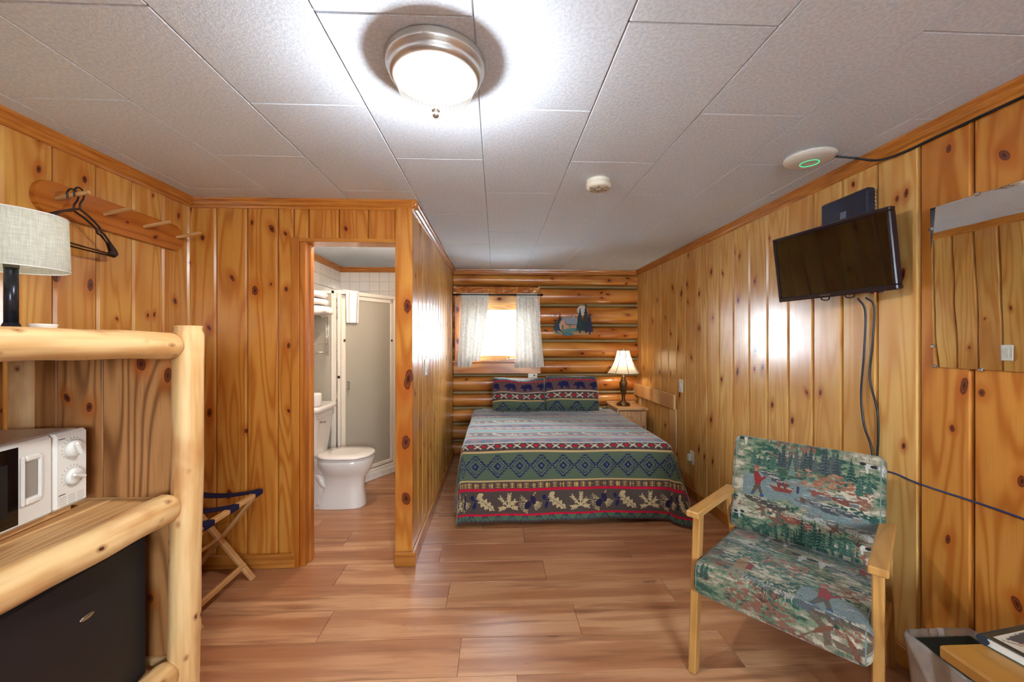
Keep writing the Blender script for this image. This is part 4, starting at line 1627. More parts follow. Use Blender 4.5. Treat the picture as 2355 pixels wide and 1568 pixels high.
for r, z in (sp[0], sp[-1]):
    seam.tube([(r * math.cos(k * PI / 4) * 1.004, r * math.sin(k * PI / 4) * 1.004, z) for k in range(8)], .003, 6, closed=True, smooth=False)
seam.build('shade_trim', plain('shade_trim', (104, 84, 60), .7, .2), bl)
MB().tube([(-.073, 0, .610), (.073, 0, .610)], .002, 6).tube([(0, 0, .40), (0, 0, .612)], .0025, 6).lathe([(.004, .612), (.009, .62), (.007, .634), (.001, .64)], 14).build('finial', SILVER, bl)
point_light('bedside_bulb', (0, 0, .49), BEDLAMP_WATT, (1.0, .84, .62), .035, bl)
for o in bl.children:
    if o.name.startswith('shade') and 'trim' not in o.name:
        # the shade is an open cone: drop the end caps
        bmx = bmesh.new()
        bmx.from_mesh(o.data)
        bmesh.ops.delete(bmx, geom=[f for f in bmx.faces if len(f.verts) > 4], context='FACES_ONLY')
        bmx.to_mesh(o.data)
        bmx.free()

# ================================================================== bedside wall fittings
hb_ = thing('wall_rail', 'raw pine board on uprights fixed to the right wall beside the nightstand', 'wood rail', (XR - .001, 4.19, 0))
stick('board', -.042, -.018, -.56, .555, .705, .845, RAWPINE, hb_, [(.03, .5, .016)], .004, 'y')
stick('upright', -.019, -.001, -.55, -.42, .088, .71, RAWPINE, hb_, [(.01, .2, .012)], .003)
stick('upright', -.019, -.001, .36, .42, .088, .71, RAWPINE, hb_, (), .003)
CPLATE = MB().add(*cbox(.006, .072, .118, .003)).mesh('plate')


def switch_plate(name, loc, rz, label, kind='switch'):
    t = thing(name, label, 'light switch' if kind == 'switch' else 'outlet', loc, (0, 0, rz))
    link('plate', CPLATE, WHITEP, t)
    if kind == 'switch':
        MB().box(.003, .007, -.016, .016, -.033, .033, .002).box(.006, .010, -.012, .012, -.004, .028, .002).build('rocker', IVORY, t)
    else:
        for dz in (-.027, .027):
            MB().box(.003, .0055, -.017, .017, dz - .016, dz + .016, .002).build('socket', IVORY, t)
    return t


switch_plate('light_switch', (XR - .0035, 3.57, .937), PI, 'white light switch on the right wall above the raw pine rail')
switch_plate('light_switch', (XP + .0035, 2.856, 1.16), 0, 'white light switch on the bathroom partition facing the bed')
wo = switch_plate('wall_outlet', (XR - .0035, 3.36, .343), PI, 'white outlet low on the right wall behind the armchair', 'outlet')
MB().box(.005, .035, -.022, .022, -.03, .032, .008).build('plug', WHITEP, wo)
bo = thing('outlet_box', 'cream outlet box on the log wall between the pillows and the window', 'outlet', (.43, 4.655, .945))
MB().box(-.055, .055, -.02, .09, -.045, .045, .004).build('box', IVORY, bo)
MB().lathe([(.001, .024), (.010, .024), (.011, .019)], 14, M=Matrix.Rotation(PI / 2, 4, 'X') @ Matrix.Translation((.02, 0, 0))).build('brass_knob', BRONZE, bo)

# ================================================================== curtains
rod = thing('curtain_rod', 'thin dark curtain rod with ball ends above the bed window', 'curtain rod', (.01, 4.600, 1.878))
MB().tube([(-.515, 0, 0), (.515, 0, 0)], .0085, 10).build('rod', DARKMETAL, rod)
for sx in (-1, 1):
    MB().lathe([(.001, -.016), (.010, -.012), (.0155, 0), (.010, .012), (.001, .016)], 16, (sx * .522, 0, 0)).build('ball_end', DARKMETAL, rod)
    MB().tube([(sx * .455, 0, 0), (sx * .455, .012, -.008), (sx * .455, .034, -.02)], .005, 8).build('bracket', DARKMETAL, rod)


def curtain(xt0, xt1, edge_l, edge_r, hem, label, seed, folds):
    """edge_l/edge_r/hem: functions of t (0 top..1 bottom) or s"""
    n, m = 56, 90
    P = np.zeros((n, m, 3))
    for i in range(n):
        t = i / (n - 1)
        for j in range(m):
            s = j / (m - 1)
            x0, x1 = edge_l(t), edge_r(t)
            zb = hem(s)
            z = 1.896 + (zb - 1.896) * t
            amp = .011 + .010 * t
            y = 4.598 - .004 + amp * math.sin(s * folds * 2 * PI + seed + .8 * math.sin(3 * t + seed)) + .004 * math.sin(s * 40 + seed * 3) * (1 - t)
            if t < .06:
                y = 4.597 + (.010 if j % 2 else -.008)
            P[i, j] = (x0 + (x1 - x0) * s, y, z)
    me = np_mesh('curtain', P)
    return tag(link('curtain', me, CURTAIN), label, 'curtain', 'sheer curtains on the bed window')


curtain(0, 0, lambda t: -.398 - .045 * t, lambda t: -.083 - .107 * t ** 1.6, lambda s: 1.046 + (.07 if s > .62 else 0) * min(1, (s - .62) / .1 if s > .62 else 0),
        'sheer cream curtain on the left side, its inner edge swept back', .6, 3.0)
curtain(0, 0, lambda t: .237 - .02 * t, lambda t: .478 + .08 * t, lambda s: 1.034 + .012 * s,
        'sheer cream curtain hanging straight on the right side of the window', 2.2, 3.4)

# ================================================================== cabin wall art
art = thing('cabin_wall_art', 'painted wooden cutout of a cabin and pine trees under a moon on the log wall', 'wall art', (.907, 4.655, 1.6))


def ap_(x, y):
    return (.667 + (x - 270) / 820 * .48 - .907, 1.79 - (y - 100) / 690 * .383 - 1.6)


def art_piece(name, pts, c, y0, y1, g=.12):
    pm = plain('painted_' + name, c, .6, .2, grain=g, gscale=90)
    return MB().prism([ap_(*p) for p in pts], y0, y1).build(name, pm, art)


art_piece('moon', [(865 + 108 * math.cos(k * PI / 14), 255 + 108 * math.sin(k * PI / 14)) for k in range(28)], (196, 180, 164), -.012, -.006)
art_piece('ground', [(270, 705), (330, 690), (560, 640), (800, 680), (1050, 720), (1050, 760), (980, 775), (700, 770), (600, 790), (460, 780), (340, 745)], (176, 132, 96), -.014, -.006)


def art_tree(x, base, w, top, c, y0, y1, seed):
    R = random.Random(seed)
    Lh, Rh = [], []
    n = 9
    for i in range(n):
        t = i / (n - 1)
        y = top + (base - top) * (.08 + .84 * t)
        ww = w / 2 * (.12 + .88 * t)
        Lh += [(x - ww * .5, y), (x - ww * R.uniform(.9, 1.15), y + (base - top) * .07)]
        Rh += [(x + ww * .5, y), (x + ww * R.uniform(.9, 1.15), y + (base - top) * .07)]
    art_piece('tree', [(x, top)] + Rh + [(x + 14, base - 12), (x + 14, base + 40), (x - 14, base + 40), (x - 14, base - 12)] + Lh[::-1], c, y0, y1, .45)


art_tree(415, 650, 130, 310, (44, 68, 92), -.014, -.006, 1)
art_tree(345, 690, 130, 430, (40, 78, 100), -.018, -.008, 2)
art_piece('cabin_wall', [(395, 540), (470, 405), (540, 560), (750, 560), (750, 650), (430, 670), (405, 640)], (196, 140, 116), -.018, -.008)
art_piece('roof', [(462, 400), (760, 410), (770, 555), (540, 545)], (140, 144, 152), -.024, -.014)
art_piece('eave', [(466, 398), (478, 420), (400, 545), (384, 548)], (120, 124, 136), -.024, -.014)
art_piece('chimney', [(668, 345), (694, 345), (696, 412), (668, 412)], (170, 164, 150), -.022, -.012)
art_piece('cabin_door', [(446, 568), (482, 562), (484, 655), (450, 665)], (96, 132, 92), -.021, -.016)
art_piece('cabin_window', [(590, 562), (632, 562), (632, 614), (590, 614)], (120, 126, 92), -.021, -.016)
art_tree(935, 690, 200, 95, (50, 54, 60), -.026, -.012, 3)
art_tree(815, 690, 190, 200, (40, 66, 68), -.032, -.018, 4)
art_tree(1012, 720, 170, 300, (56, 50, 72), -.032, -.018, 5)
art_piece('hedge', [(440, 690), (480, 665), (640, 625), (760, 630), (800, 660), (780, 690), (640, 715), (450, 730)], (92, 134, 124), -.030, -.014, .4)
art_piece('bush', [(455, 775), (480, 735), (530, 712), (600, 715), (660, 735), (690, 775), (560, 792)], (84, 122, 128), -.034, -.014, .4)
art_piece('bush', [(312, 740), (350, 708), (390, 712), (415, 745), (360, 758)], (90, 136, 136), -.030, -.014, .4)

# ================================================================== television
tv = thing('television', 'flat black television tilted down on a wall arm above the armchair', 'television', (1.556, 1.807, 1.72), (.13, 0, math.atan2(-.987, .163)))
fr_ = MB()
fr_.box(-.278, .278, -.012, .022, .150, .168, .004).box(-.278, .278, -.012, .022, -.168, -.146, .004)
fr_.box(-.278, -.262, -.012, .022, -.148, .152, .004).box(.262, .278, -.012, .022, -.148, .152, .004)
fr_.build('bezel', plain('tv_bezel', (20, 18, 30), .18, .6, coat=.4), tv)
MB().box(-.264, .264, -.006, .006, -.148, .152).build('screen', plain('tv_screen', (5, 4, 4), .05, .9), tv)
MB().box(-.27, .27, .020, .034, -.16, .16, .008).box(-.17, .17, .030, .058, -.12, .10, .012).build('back_shell', BLACK, tv)
MB().box(.17, .21, -.004, .014, -.174, -.166, .002).build('sensor', BLACK, tv)
MB().box(.188, .193, -.006, -.002, -.174, -.170).build('power_light', LEDRED, tv)
mt = MB().box(-.06, .06, .056, .064, -.06, .06, .002).tube([(0, .06, 0), (0, .10, -.005)], .016, 12)
mt.build('mount', DARKMETAL, tv)


def text_mesh(name, body, size, mat, parent, loc, rot, ext=.0004):
    cu = bpy.data.curves.new(name, 'FONT')
    cu.body, cu.size, cu.extrude = body, size, ext
    cu.align_x, cu.align_y = 'CENTER', 'CENTER'
    tmp = bpy.data.objects.new(name + '_tmp', cu)
    COL.objects.link(tmp)
    me = bpy.data.meshes.new_from_object(tmp.evaluated_get(bpy.context.evaluated_depsgraph_get()))
    bpy.data.objects.remove(tmp)
    return link(name, me, mat, parent, loc, rot)


text_mesh('lettering', 'SAMSUNG', .011, SILVER, tv, (-.02, -.0125, -.157), (PI / 2, 0, 0))
wm = thing('tv_wall_bracket', 'dark metal bracket plate on the wall behind the television', 'bracket', (XR - .001, 1.83, 1.715))
MB().box(-.008, 0, -.05, .05, -.09, .09, .002).build('plate', DARKMETAL, wm)
MB().bar((-.006, 0, 0), (-.045, -.004, 0), .03, .03, .003).build('arm', DARKMETAL, wm)
sb = thing('set_top_box', 'dark blue receiver box on the wall just above the television', 'receiver', (XR - .002, 1.828, 1.945), (0, .0, 0))
MB().box(-.042, 0, -.128, .128, -.085, .085, .008).build('case', NAVYBOX, sb)
for k in range(9):
    MB().box(-.036, -.006, -.1295, -.127, -.07 + .016 * k, -.064 + .016 * k).build('vent_slot', BLACK, sb)
MB().box(-.0435, -.041, -.02, .012, -.02, .012, .001).build('sticker', plain('grey_sticker', (96, 108, 124), .4), sb)
MB().box(-.05, -.04, -.10, .115, -.095, -.082, .002).build('clip_bracket', TIN, sb)
tag(MB().tube(spline([(-.03, .02, 1.54), (0, .015, 1.48), (0, .02, 1.30), (0, .035, 1.10), (0, .02, .96), (0, -.02, .84), (0, -.015, .60), (0, -.01, .3)], 8), .0042, 8).build('power_cable', CABLE, None, (XR - .012, 1.73, 0)),
    'dark cable under the television, bowing left down the wall', 'cable')
tag(MB().tube(spline([(-.03, -.012, 1.54), (0, -.02, 1.50), (0, -.015, 1.35), (0, .0, 1.18), (0, -.035, 1.04), (0, -.04, .92), (0, -.034, .80), (0, -.028, .5), (0, -.022, .3)], 8), .0042, 8).build('aerial_cable', CABLE, None, (XR - .005, 1.73, 0)),
    'dark cable under the television, bowing right down the wall', 'cable')
for x in (-.055, .06):
    MB().tube(spline([(x - .022, .03, -.155), (x - .018, .03, -.178), (x + .014, .03, -.181), (x + .022, .03, -.155)], 6), .003, 6).build('cable_loop', CABLE, tv)
tag(MB().tube(spline([(1.685, 1.72, .775), (1.686, 1.62, .785), (1.686, 1.52, .776), (1.686, 1.34, .778), (1.686, 1.20, .776), (1.686, .9, .76), (1.686, .5, .7)], 8), .0034, 8).build('wall_cable', CABLEBLUE),
    'thin blue cable strung along the right wall above the armchair', 'cable')

# ================================================================== mirror
mr = thing('wall_mirror', 'frameless rectangular mirror clipped to the right wall', 'mirror', (XR - .003, 1.466, 1.245), (0, -.022, 0))
MB().box(-.005, 0, -.62, 0, 0, .61, .001).build('glass', MIRROR, mr)
for y, z in ((0, .53), (0, .08), (-.004, .004), (-.15, .61), (-.15, .0), (-.45, .61), (-.45, 0)):
    MB().box(-.010, .001, y - .008, y + .006, z - .006, z + .006, .002).build('clip', SILVER, mr)

# ================================================================== armchair
ch = thing('armchair', 'blond wood armchair covered in green outdoor scene tapestry', 'armchair', (1.012, 1.405, 0), (0, 0, math.radians(-48.6)))


def rail(name, p0, p1, w, t, mat, parent, up=(0, 0, 1), b=.004):
    """wooden member; the object's own z runs along it"""
    p0, p1 = Vector(p0), Vector(p1)
    d = (p1 - p0)
    L = d.length
    d.normalize()
    x = Vector(up).cross(d)
    if x.length < 1e-4:
        x = Vector((1, 0, 0)).cross(d)
    x.normalize()
    y = d.cross(x)
    V, F = cbox(w, t, L, b)
    o = MB().add([(p[0], p[1], p[2] + L / 2) for p in V], F).build(name, mat, parent)
    o.matrix_local = Matrix(((x.x, y.x, d.x, p0.x), (x.y, y.y, d.y, p0.y), (x.z, y.z, d.z, p0.z), (0, 0, 0, 1)))
    return o


for sx in (-1, 1):
    rail('front_leg', (sx * .278, -.03, 0), (sx * .276, .015, .628), .030, .044, BLOND, ch, (0, 1, 0))
    rail('arm', (sx * .278, -.045, .640), (sx * .276, .425, .632), .050, .026, BLOND, ch)
    rail('rear_leg', (sx * .278, .59, 0), (sx * .276, .385, .622), .028, .044, BLOND, ch, (0, 1, 0))
    rail('side_rail', (sx * .274, .0, .345), (sx * .274, .47, .30), .022, .050, BLOND, ch)
rail('stretcher', (-.27, .02, .335), (.27, .02, .335), .024, .04, BLOND, ch)
rail('stretcher', (-.27, .45, .33), (.27, .45, .33), .024, .04, BLOND, ch)


PIPING = plain('piping_cord', (120, 130, 122), .8, .1, grain=.2, gscale=200)


def cushion(name, hw, dy, hz_, rc, raster, mat, parent, M, nfine, caprad=.028):
    """loft of a rounded-rect section; fabric starts at the back/top edge and runs over the front"""
    seg = []

    def arc(cy_, cz_, a0, a1, n):
        for k in range(n):
            a_ = a0 + (a1 - a0) * k / n
            seg.append((cy_ + rc * math.cos(a_), cz_ + rc * math.sin(a_)))

    def run(y0, z0, y1, z1, n):
        for k in range(n):
            t = k / n
            seg.append((y0 + (y1 - y0) * t, z0 + (z1 - z0) * t))

    # section in (y, z): back is +y, front is -y, top is +z
    run(dy / 2 - rc, hz_ / 2, -dy / 2 + rc, hz_ / 2, nfine)
    arc(-dy / 2 + rc, hz_ / 2 - rc, PI / 2, PI, 14)
    run(-dy / 2, hz_ / 2 - rc, -dy / 2, -hz_ / 2 + rc, 44)
    arc(-dy / 2 + rc, -hz_ / 2 + rc, PI, 1.5 * PI, 10)
    run(-dy / 2 + rc, -hz_ / 2, dy / 2 - rc, -hz_ / 2, 10)
    arc(dy / 2 - rc, -hz_ / 2 + rc, -PI / 2, 0, 6)
    run(dy / 2, -hz_ / 2 + rc, dy / 2, hz_ / 2 - rc, 8)
    arc(dy / 2 - rc, hz_ / 2 - rc, 0, PI / 2, 6)
    sec = np.array(seg)
    d = np.hypot(*np.diff(np.vstack([sec, sec[:1]]), axis=0).T)
    arcl = np.concatenate([[0], np.cumsum(d)[:-1]])
    tot = d.sum()
    arcl = np.where(arcl > tot - .06, arcl - tot, arcl) + .06
    ex = [-hw, -hw, -hw + .002, -hw + .006, -hw + .012, -hw + .02]
    xs = np.concatenate([ex, np.linspace(-hw + caprad, hw - caprad, 200), [-v for v in ex[::-1]]])
    P = np.zeros((len(xs), len(sec), 3))
    for i, x in enumerate(xs):
        o = max(0, abs(x) - (hw - caprad))
        ins = caprad * (1 - math.sqrt(max(0, 1 - (o / caprad) ** 2)))
        puff = .006 * (1 - (x / hw) ** 2)
        ky, kz = 1 - ins / (dy / 2), (1 - ins / (hz_ / 2))
        if i in (0, len(xs) - 1):
            ky = kz = 0.0
        P[i, :, 0] = x
        P[i, :, 1] = sec[:, 0] * ky
        P[i, :, 2] = sec[:, 1] * kz + puff * np.sign(sec[:, 1]) * np.clip(1 - (np.abs(sec[:, 0]) / (dy / 2)) ** 2, 0, 1)
    XX = np.repeat(xs[:, None], len(sec), 1)
    AA = np.repeat(arcl[None], len(xs), 0)
    c = raster.sample(XX + hw, AA)
    me = np_mesh(name, P, c, wrap=True)
    o = link(name, me, mat, parent)
    o.matrix_local = M
    for sx in (-1, 1):
        k = 1 - (caprad * .12) / (hz_ / 2)
        loop = [(sx * (hw - caprad * .55), p[0] * (1 - .004 / (dy / 2)), p[1] * k) for p in sec[::4]]
        MB().tube(loop, .0024, 6, closed=True).build('piping', PIPING, o)
    return o


cushion('seat', .268, .53, .125, .03, tapestry_raster(.54, .66, 11, True), TAPESTRY, ch,
        Matrix.Translation((0, .19, .395)) @ Matrix.Rotation(-.03, 4, 'X'), 210)
# the back is the same loft stood upright: its "top" face looks forward
cushion('backrest', .272, .425, .085, .03, tapestry_raster(.55, .435, 5), TAPESTRY, ch,
        Matrix.Translation((0, .435, .675)) @ Matrix.Rotation(PI / 2 - .22, 4, 'X'), 200)

# ================================================================== corner table, book, waste basket
ct = thing('side_table', 'low oak topped table corner at the lower right edge', 'table', (1.16, 1.0, 0))
stick('table_top', 0, .52, -.62, 0, .515, .55, TABLE, ct, (), .006, 'y')
MB().box(.045, .475, -.575, -.045, .455, .515, .003).build('apron', PEGWOOD, ct)
for x in (.05, .44):
    for y in (-.57, -.08):
        MB().box(x, x + .035, y, y + .035, 0, .455, .003).build('leg', PEGWOOD, ct)

bk = thing('book', 'hardback book with a dark green cover on the side table', 'book', (1.272, .995, .5505), (0, 0, .17))
MB().box(0, .21, -.28, 0, 0, .0025, .001).box(0, .21, -.28, 0, .0235, .026, .001).build('cover', plain('dark_green_cover', (22, 46, 44), .25, .5, coat=.4), bk)
MB().tube([(.0, -.003, .013), (.21, -.003, .013)], .0125, 14).build('spine', plain('navy_spine', (30, 46, 60), .3, .5), bk)
MB().box(.004, .206, -.276, -.002, .0025, .0235).build('pages', plain('book_pages', (222, 216, 204), .8, .1, grain=.12, gscale=500), bk)
br = Raster(.18, .25, 500, (190, 178, 156))
Rb = random.Random(3)
for i in range(50):
    br.line(Rb.uniform(0, .18), Rb.uniform(0, .25), Rb.uniform(0, .18), Rb.uniform(0, .25), Rb.uniform(.003, .01), Rb.choice([(120, 108, 90), (206, 196, 176), (92, 100, 86)]))
br.poly([(.03, .03), (.10, .02), (.16, .05), (.17, .12), (.09, .10)], (186, 92, 66))
br.poly([(.02, .01), (.12, .005), (.10, .03), (.04, .035)], (52, 44, 40))
gx, gy = np.meshgrid(np.linspace(0, .18, 60), np.linspace(0, .25, 80), indexing='xy')
Pb = np.stack([.015 + gx, -.015 - gy, np.full_like(gx, .0264)], -1)
link('cover_picture', np_mesh('cover_picture', Pb, br.sample(gx, gy), flip=True), printed_cloth('glossy_print', .3, (1, 1), 0, 0), bk)

wb_ = thing('waste_basket', 'rectangular waste basket lined with a clear plastic bag beside the table', 'waste basket', (1.525, 1.17, 0))


def frustum(bx, by, tx, ty, z0, z1, th=.004):
    b = MB()
    o = [(-bx, -by, z0), (bx, -by, z0), (bx, by, z0), (-bx, by, z0), (-tx, -ty, z1), (tx, -ty, z1), (tx, ty, z1), (-tx, ty, z1)]
    i = [(p[0] - math.copysign(th, p[0]), p[1] - math.copysign(th, p[1]), p[2] + (th if k < 4 else 0)) for k, p in enumerate(o)]
    F = [(0, 3, 2, 1), (0, 1, 5, 4), (1, 2, 6, 5), (2, 3, 7, 6), (3, 0, 4, 7)]
    b.add(o, F)
    b.add(i, [f[::-1] for f in F])
    b.add(o[4:] + i[4:], [(0, 1, 5, 4), (1, 2, 6, 5), (2, 3, 7, 6), (3, 0, 4, 7)])
    return b


frustum(.085, .115, .115, .145, 0, .325).build('bin', plain('grey_green_bin', (84, 92, 84), .5, .3, grain=.1), wb_)
n = 96
P = np.zeros((14, n, 3))
Rl = random.Random(5)
wobs = [Rl.uniform(-1, 1) for _ in range(n)]
for i in range(14):
    for k in range(n):
        a_ = 2 * PI * k / n
        c_, s_ = math.cos(a_), math.sin(a_)
        m_ = max(abs(c_) / .118, abs(s_) / .148)
        bx_, by_ = c_ / m_, s_ / m_
        if i < 8:      # outside drape, from low up to the rim
            t = i / 7
            z = .06 + .27 * t + .01 * wobs[k] * (1 - t)
            sc = (.80 + .20 * t) + .03 + .02 * wobs[k] * (1 - t * .8) + .012 * math.sin(k * .9 + i)
        else:          # over the rim and down inside
            t = (i - 8) / 5
            z = .340 - .16 * t + .012 * max(0, math.sin(a_)) * (1 - t)
            sc = 1.0 - .10 * t + .015 * wobs[(k * 3) % n]
        P[i, k] = (bx_ * sc, by_ * sc, z)
link('plastic_bag', np_mesh('plastic_bag', P, wrap=True), LINER, wb_)
# ================================================================== log shelf unit on the left
sh = thing('log_shelf_unit', 'rustic peeled log shelf unit holding the microwave and small fridge', 'shelf', (0, 0, 0))
XF, XB, YF, YN = -1.012, -1.535, 1.345, .70
limb('post', (XF, YF, 0), (XF, YF, 1.395), .044, .041, LOG, sh, 3, taper=.93)
limb('post', (XF - .03, YN, 0), (XF - .03, YN, 1.40), .046, .043, LOG, sh, 4, taper=.93)
limb('post', (XB, YF + .02, 0), (XB, YF + .02, 1.36), .042, .040, LOG, sh, 5, taper=.93)
limb('post', (XB, YN, 0), (XB, YN, 1.36), .042, .040, LOG, sh, 6, taper=.93)
limb('front_rail', (XF - .055, YN - .04, 1.337), (XF - .005, YF - .03, 1.333), .037, .041, LOG, sh, 7, rings=20)
limb('front_rail', (XF - .075, YN - .04, .812), (XF - .022, YF - .03, .815), .047, .048, LOG, sh, 8, rings=20)
limb('front_rail', (XF - .075, YN - .04, .285), (XF - .022, YF - .03, .290), .044, .044, LOG, sh, 9, rings=20)
for z in (1.32, .80, .28):
    limb('end_rail', (XB, YF + .015, z), (XF - .02, YF + .005, z), .03, .03, LOG, sh, int(z * 50))
    limb('end_rail', (XB, YN, z), (XF - .05, YN, z), .03, .03, LOG, sh, int(z * 60))


def flat_board(name, x0, x1, y0, y1, z0, z1, mat, ks):
    o = stick(name, x0, x1, y0, y1, z0, z1, mat, sh, ks, .003, 'y')
    return o


for z, nm in ((1.335, 'top_board'), (.805, 'shelf_board'), (.275, 'shelf_board')):
    w = (XF - .068 - (XB - .03)) / 3
    for k in range(3):
        x0 = XB - .03 + w * k
        flat_board(nm, x0 + .001, x0 + w - .003, YN - .02, YF + .02, z, z + .026, RAWPINE if z > .5 else SHELFPINE, [(.03 * (k - 1), .52 - .2 * k, .016), (-.03, .2, .012)])
# far end panel of vertical boards
for (x0, x1), ks in zip(((-1.285, -1.045), (-1.43, -1.287), (-1.515, -1.432)),
                        ([(.0, .44, .013), (.085, .40, .012)], [(-.04, .33, .009), (.03, .30, .008)], [])):
    stick('panel_board', x0, x1, YF + .012, YF + .030, .83, 1.335, SHELFPINE, sh, ks, .002)
for (x0, x1) in ((-1.285, -1.045), (-1.515, -1.287)):
    stick('panel_board', x0, x1, YF + .012, YF + .030, .30, .805, SHELFPINE, sh, [(.03, .2, .009)], .002)
# back boards
for k in range(4):
    y0 = YN + .16 * k
    stick('back_board', XB - .055, XB - .037, y0, y0 + .157, .02, 1.335, SHELFPINE, sh, [(0, .5 + .2 * k, .009)], .002)

# ---- microwave
mw = thing('microwave', 'white microwave oven with two dials on the log shelf', 'microwave', (-1.262, 1.065, .833), (0, 0, .11))
WH = .225
# local: +x is the front, y the width
body = MB().box(-.29, -.012, -.235, .235, .018, .018 + WH, .006)
body.build('body', plain('microwave_shell', (206, 198, 190), .3, .5, grain=.03), mw)
MB().box(-.014, .012, .128, .236, .018, .018 + WH, .008).build('control_panel', WHITEP, mw)
door = MB().box(-.014, .012, -.236, .126, .018, .018 + WH, .008).build('door', WHITEP, mw)
MB().box(.0115, .0135, -.234, .030, .030, .018 + WH - .010).build('door_glass', BLACKG, door)
MB().box(.0136, .0142, -.20, .004, .062, .195).build('window_mesh', plain('oven_mesh', (26, 27, 26), .5, .4, grain=.5, gscale=900), door)
# scooped handle
MB().box(.010, .020, .034, .044, .072, .205, .004).box(.010, .020, .044, .086, .188, .205, .005).box(.010, .020, .044, .086, .072, .090, .005).box(.010, .018, .080, .092, .078, .198, .004).build('handle', WHITEP, door)
MB().box(.0121, .0128, .046, .082, .092, .186).build('handle_recess', plain('handle_shadow_grey', (150, 142, 132), .5, .3), door)  # flat grey plate: the shade of the handle's hollow put in as colour
for zz, rr, rot_ in ((.190, .026, .5), (.108, .026, 1.2)):
    M = Matrix.Translation((.012, .182, zz)) @ Matrix.Rotation(PI / 2, 4, 'Y')
    d_ = MB().lathe([(.001, .014), (rr * .80, .014), (rr * .92, .010), (rr, .0)], 32, M=M)
    dial = d_.build('dial', WHITEP, mw)
    M2 = Matrix.Translation((.026, .182, zz)) @ Matrix.Rotation(rot_, 4, 'X')
    MB().box(-.002, .010, -.006, .006, -rr * .85, rr * .85, .004, M=M2).build('grip', WHITEP, dial)
    tk = MB()
    for k in range(14):
        a_ = -2.2 + k * 4.4 / 13
        tk.box(.0121, .0126, -.0008, .0008, rr * 1.15, rr * 1.32, 0, M=Matrix.Translation((0, .182, zz)) @ Matrix.Rotation(a_, 4, 'X'))
    tk.build('scale_marks', plain('mark_grey', (150, 140, 132), .6), mw)
for zz in (.225, .062):
    MB().box(.0121, .0127, .140, .160, zz - .0012, zz + .0012).build('badge_mark', plain('mark_dark', (66, 60, 58), .5), mw)
tk = MB()
for k in range(5):
    for q in range(3):
        tk.box(.0121, .0125, .143 + .028 * q, .163 + .028 * q, .052 - .006 * k, .0535 - .006 * k)
tk.build('print_lines', plain('mark_pale', (178, 170, 160), .6), mw)
MB().box(-.29, -.005, -.23, .20, 0, .018, .002).build('plinth', RAWPINE, mw)

# ---- small fridge
fr2 = thing('mini_fridge', 'black compact fridge on the bottom of the log shelf', 'fridge', (-1.30, 1.05, .302), (0, 0, .03))
MB().box(-.20, .175, -.235, .230, .006, .465, .006).build('body', BLACK, fr2)
fd = MB().box(.180, .222, -.238, .232, .006, .446, .010).build('door', FRIDGE, fr2)
MB().box(.200, .2215, -.236, .19, .445, .462, .004).build('door_cap', BLACK, fd)
MB().lathe([(.001, .003), (.014, .003), (.017, .0)], 28, M=Matrix.Translation((.2215, .04, .315)) @ Matrix.Rotation(PI / 2, 4, 'Y'), scale=(.42, 1.25)).build('badge', SILVER, fd)
for y in (-.2, .2):
    for x in (-.16, .14):
        MB().lathe([(.014, -.0005), (.014, .008)], 12, (x, y, 0)).build('foot', BLACK, fr2)

# ---- lamp on the shelf
la = thing('drum_lamp', 'dark metal table lamp with a grey linen drum shade on the log shelf', 'lamp', (-1.488, 1.285, 1.3615))
MB().lathe([(.001, 0), (.075, 0), (.078, .008), (.070, .018), (.022, .026), (.016, .04)], 36).build('base', GUNMETAL, la)
MB().lathe([(.0155, .03), (.0155, .212)], 24).build('pole', GUNMETAL, la)
MB().lathe([(.0165, .208), (.0175, .230), (.012, .234), (.013, .242), (.010, .246), (.014, .252), (.010, .258)], 24).build('socket', SAGEMETAL, la)
MB().tube([(.015, -.006, .220), (.028, -.012, .221), (.038, -.014, .217)], [.004, .0035, .002], 8).build('switch_knob', SILVER, la)
so = MB().lathe([(.124, .205), (.119, .374)], 64)
shd = so.build('shade', SHADE_LINEN, la)
bmx = bmesh.new()
bmx.from_mesh(shd.data)
bmesh.ops.delete(bmx, geom=[f for f in bmx.faces if len(f.verts) > 4], context='FACES_ONLY')
bmx.to_mesh(shd.data)
bmx.free()
MB().tube([(.1243 * math.cos(k * PI / 24), .1243 * math.sin(k * PI / 24), .2055) for k in range(48)], .0018, 6, closed=True).tube([(.1193 * math.cos(k * PI / 24), .1193 * math.sin(k * PI / 24), .3735) for k in range(48)], .0018, 6, closed=True).build('shade_rim', MATTWHITE, la)
MB().tube([(-.119, 0, .365), (.119, 0, .365)], .002, 6).tube([(0, 0, .255), (0, 0, .366)], .003, 6).build('spider', SILVER, la)
point_light('shelf_bulb', (0, 0, .30), LAMP_WATT, (.96, 1.0, .90), .03, la)
di = thing('saucer', 'small white round dish beside the drum lamp on the log shelf', 'dish', (-1.345, 1.24, 1.3615))
MB().lathe([(.001, 0), (.026, 0), (.029, .006), (.029, .028), (.031, .031), (.029, .034), (.024, .033), (.001, .033)], 32).build('dish_body', PORC, di)

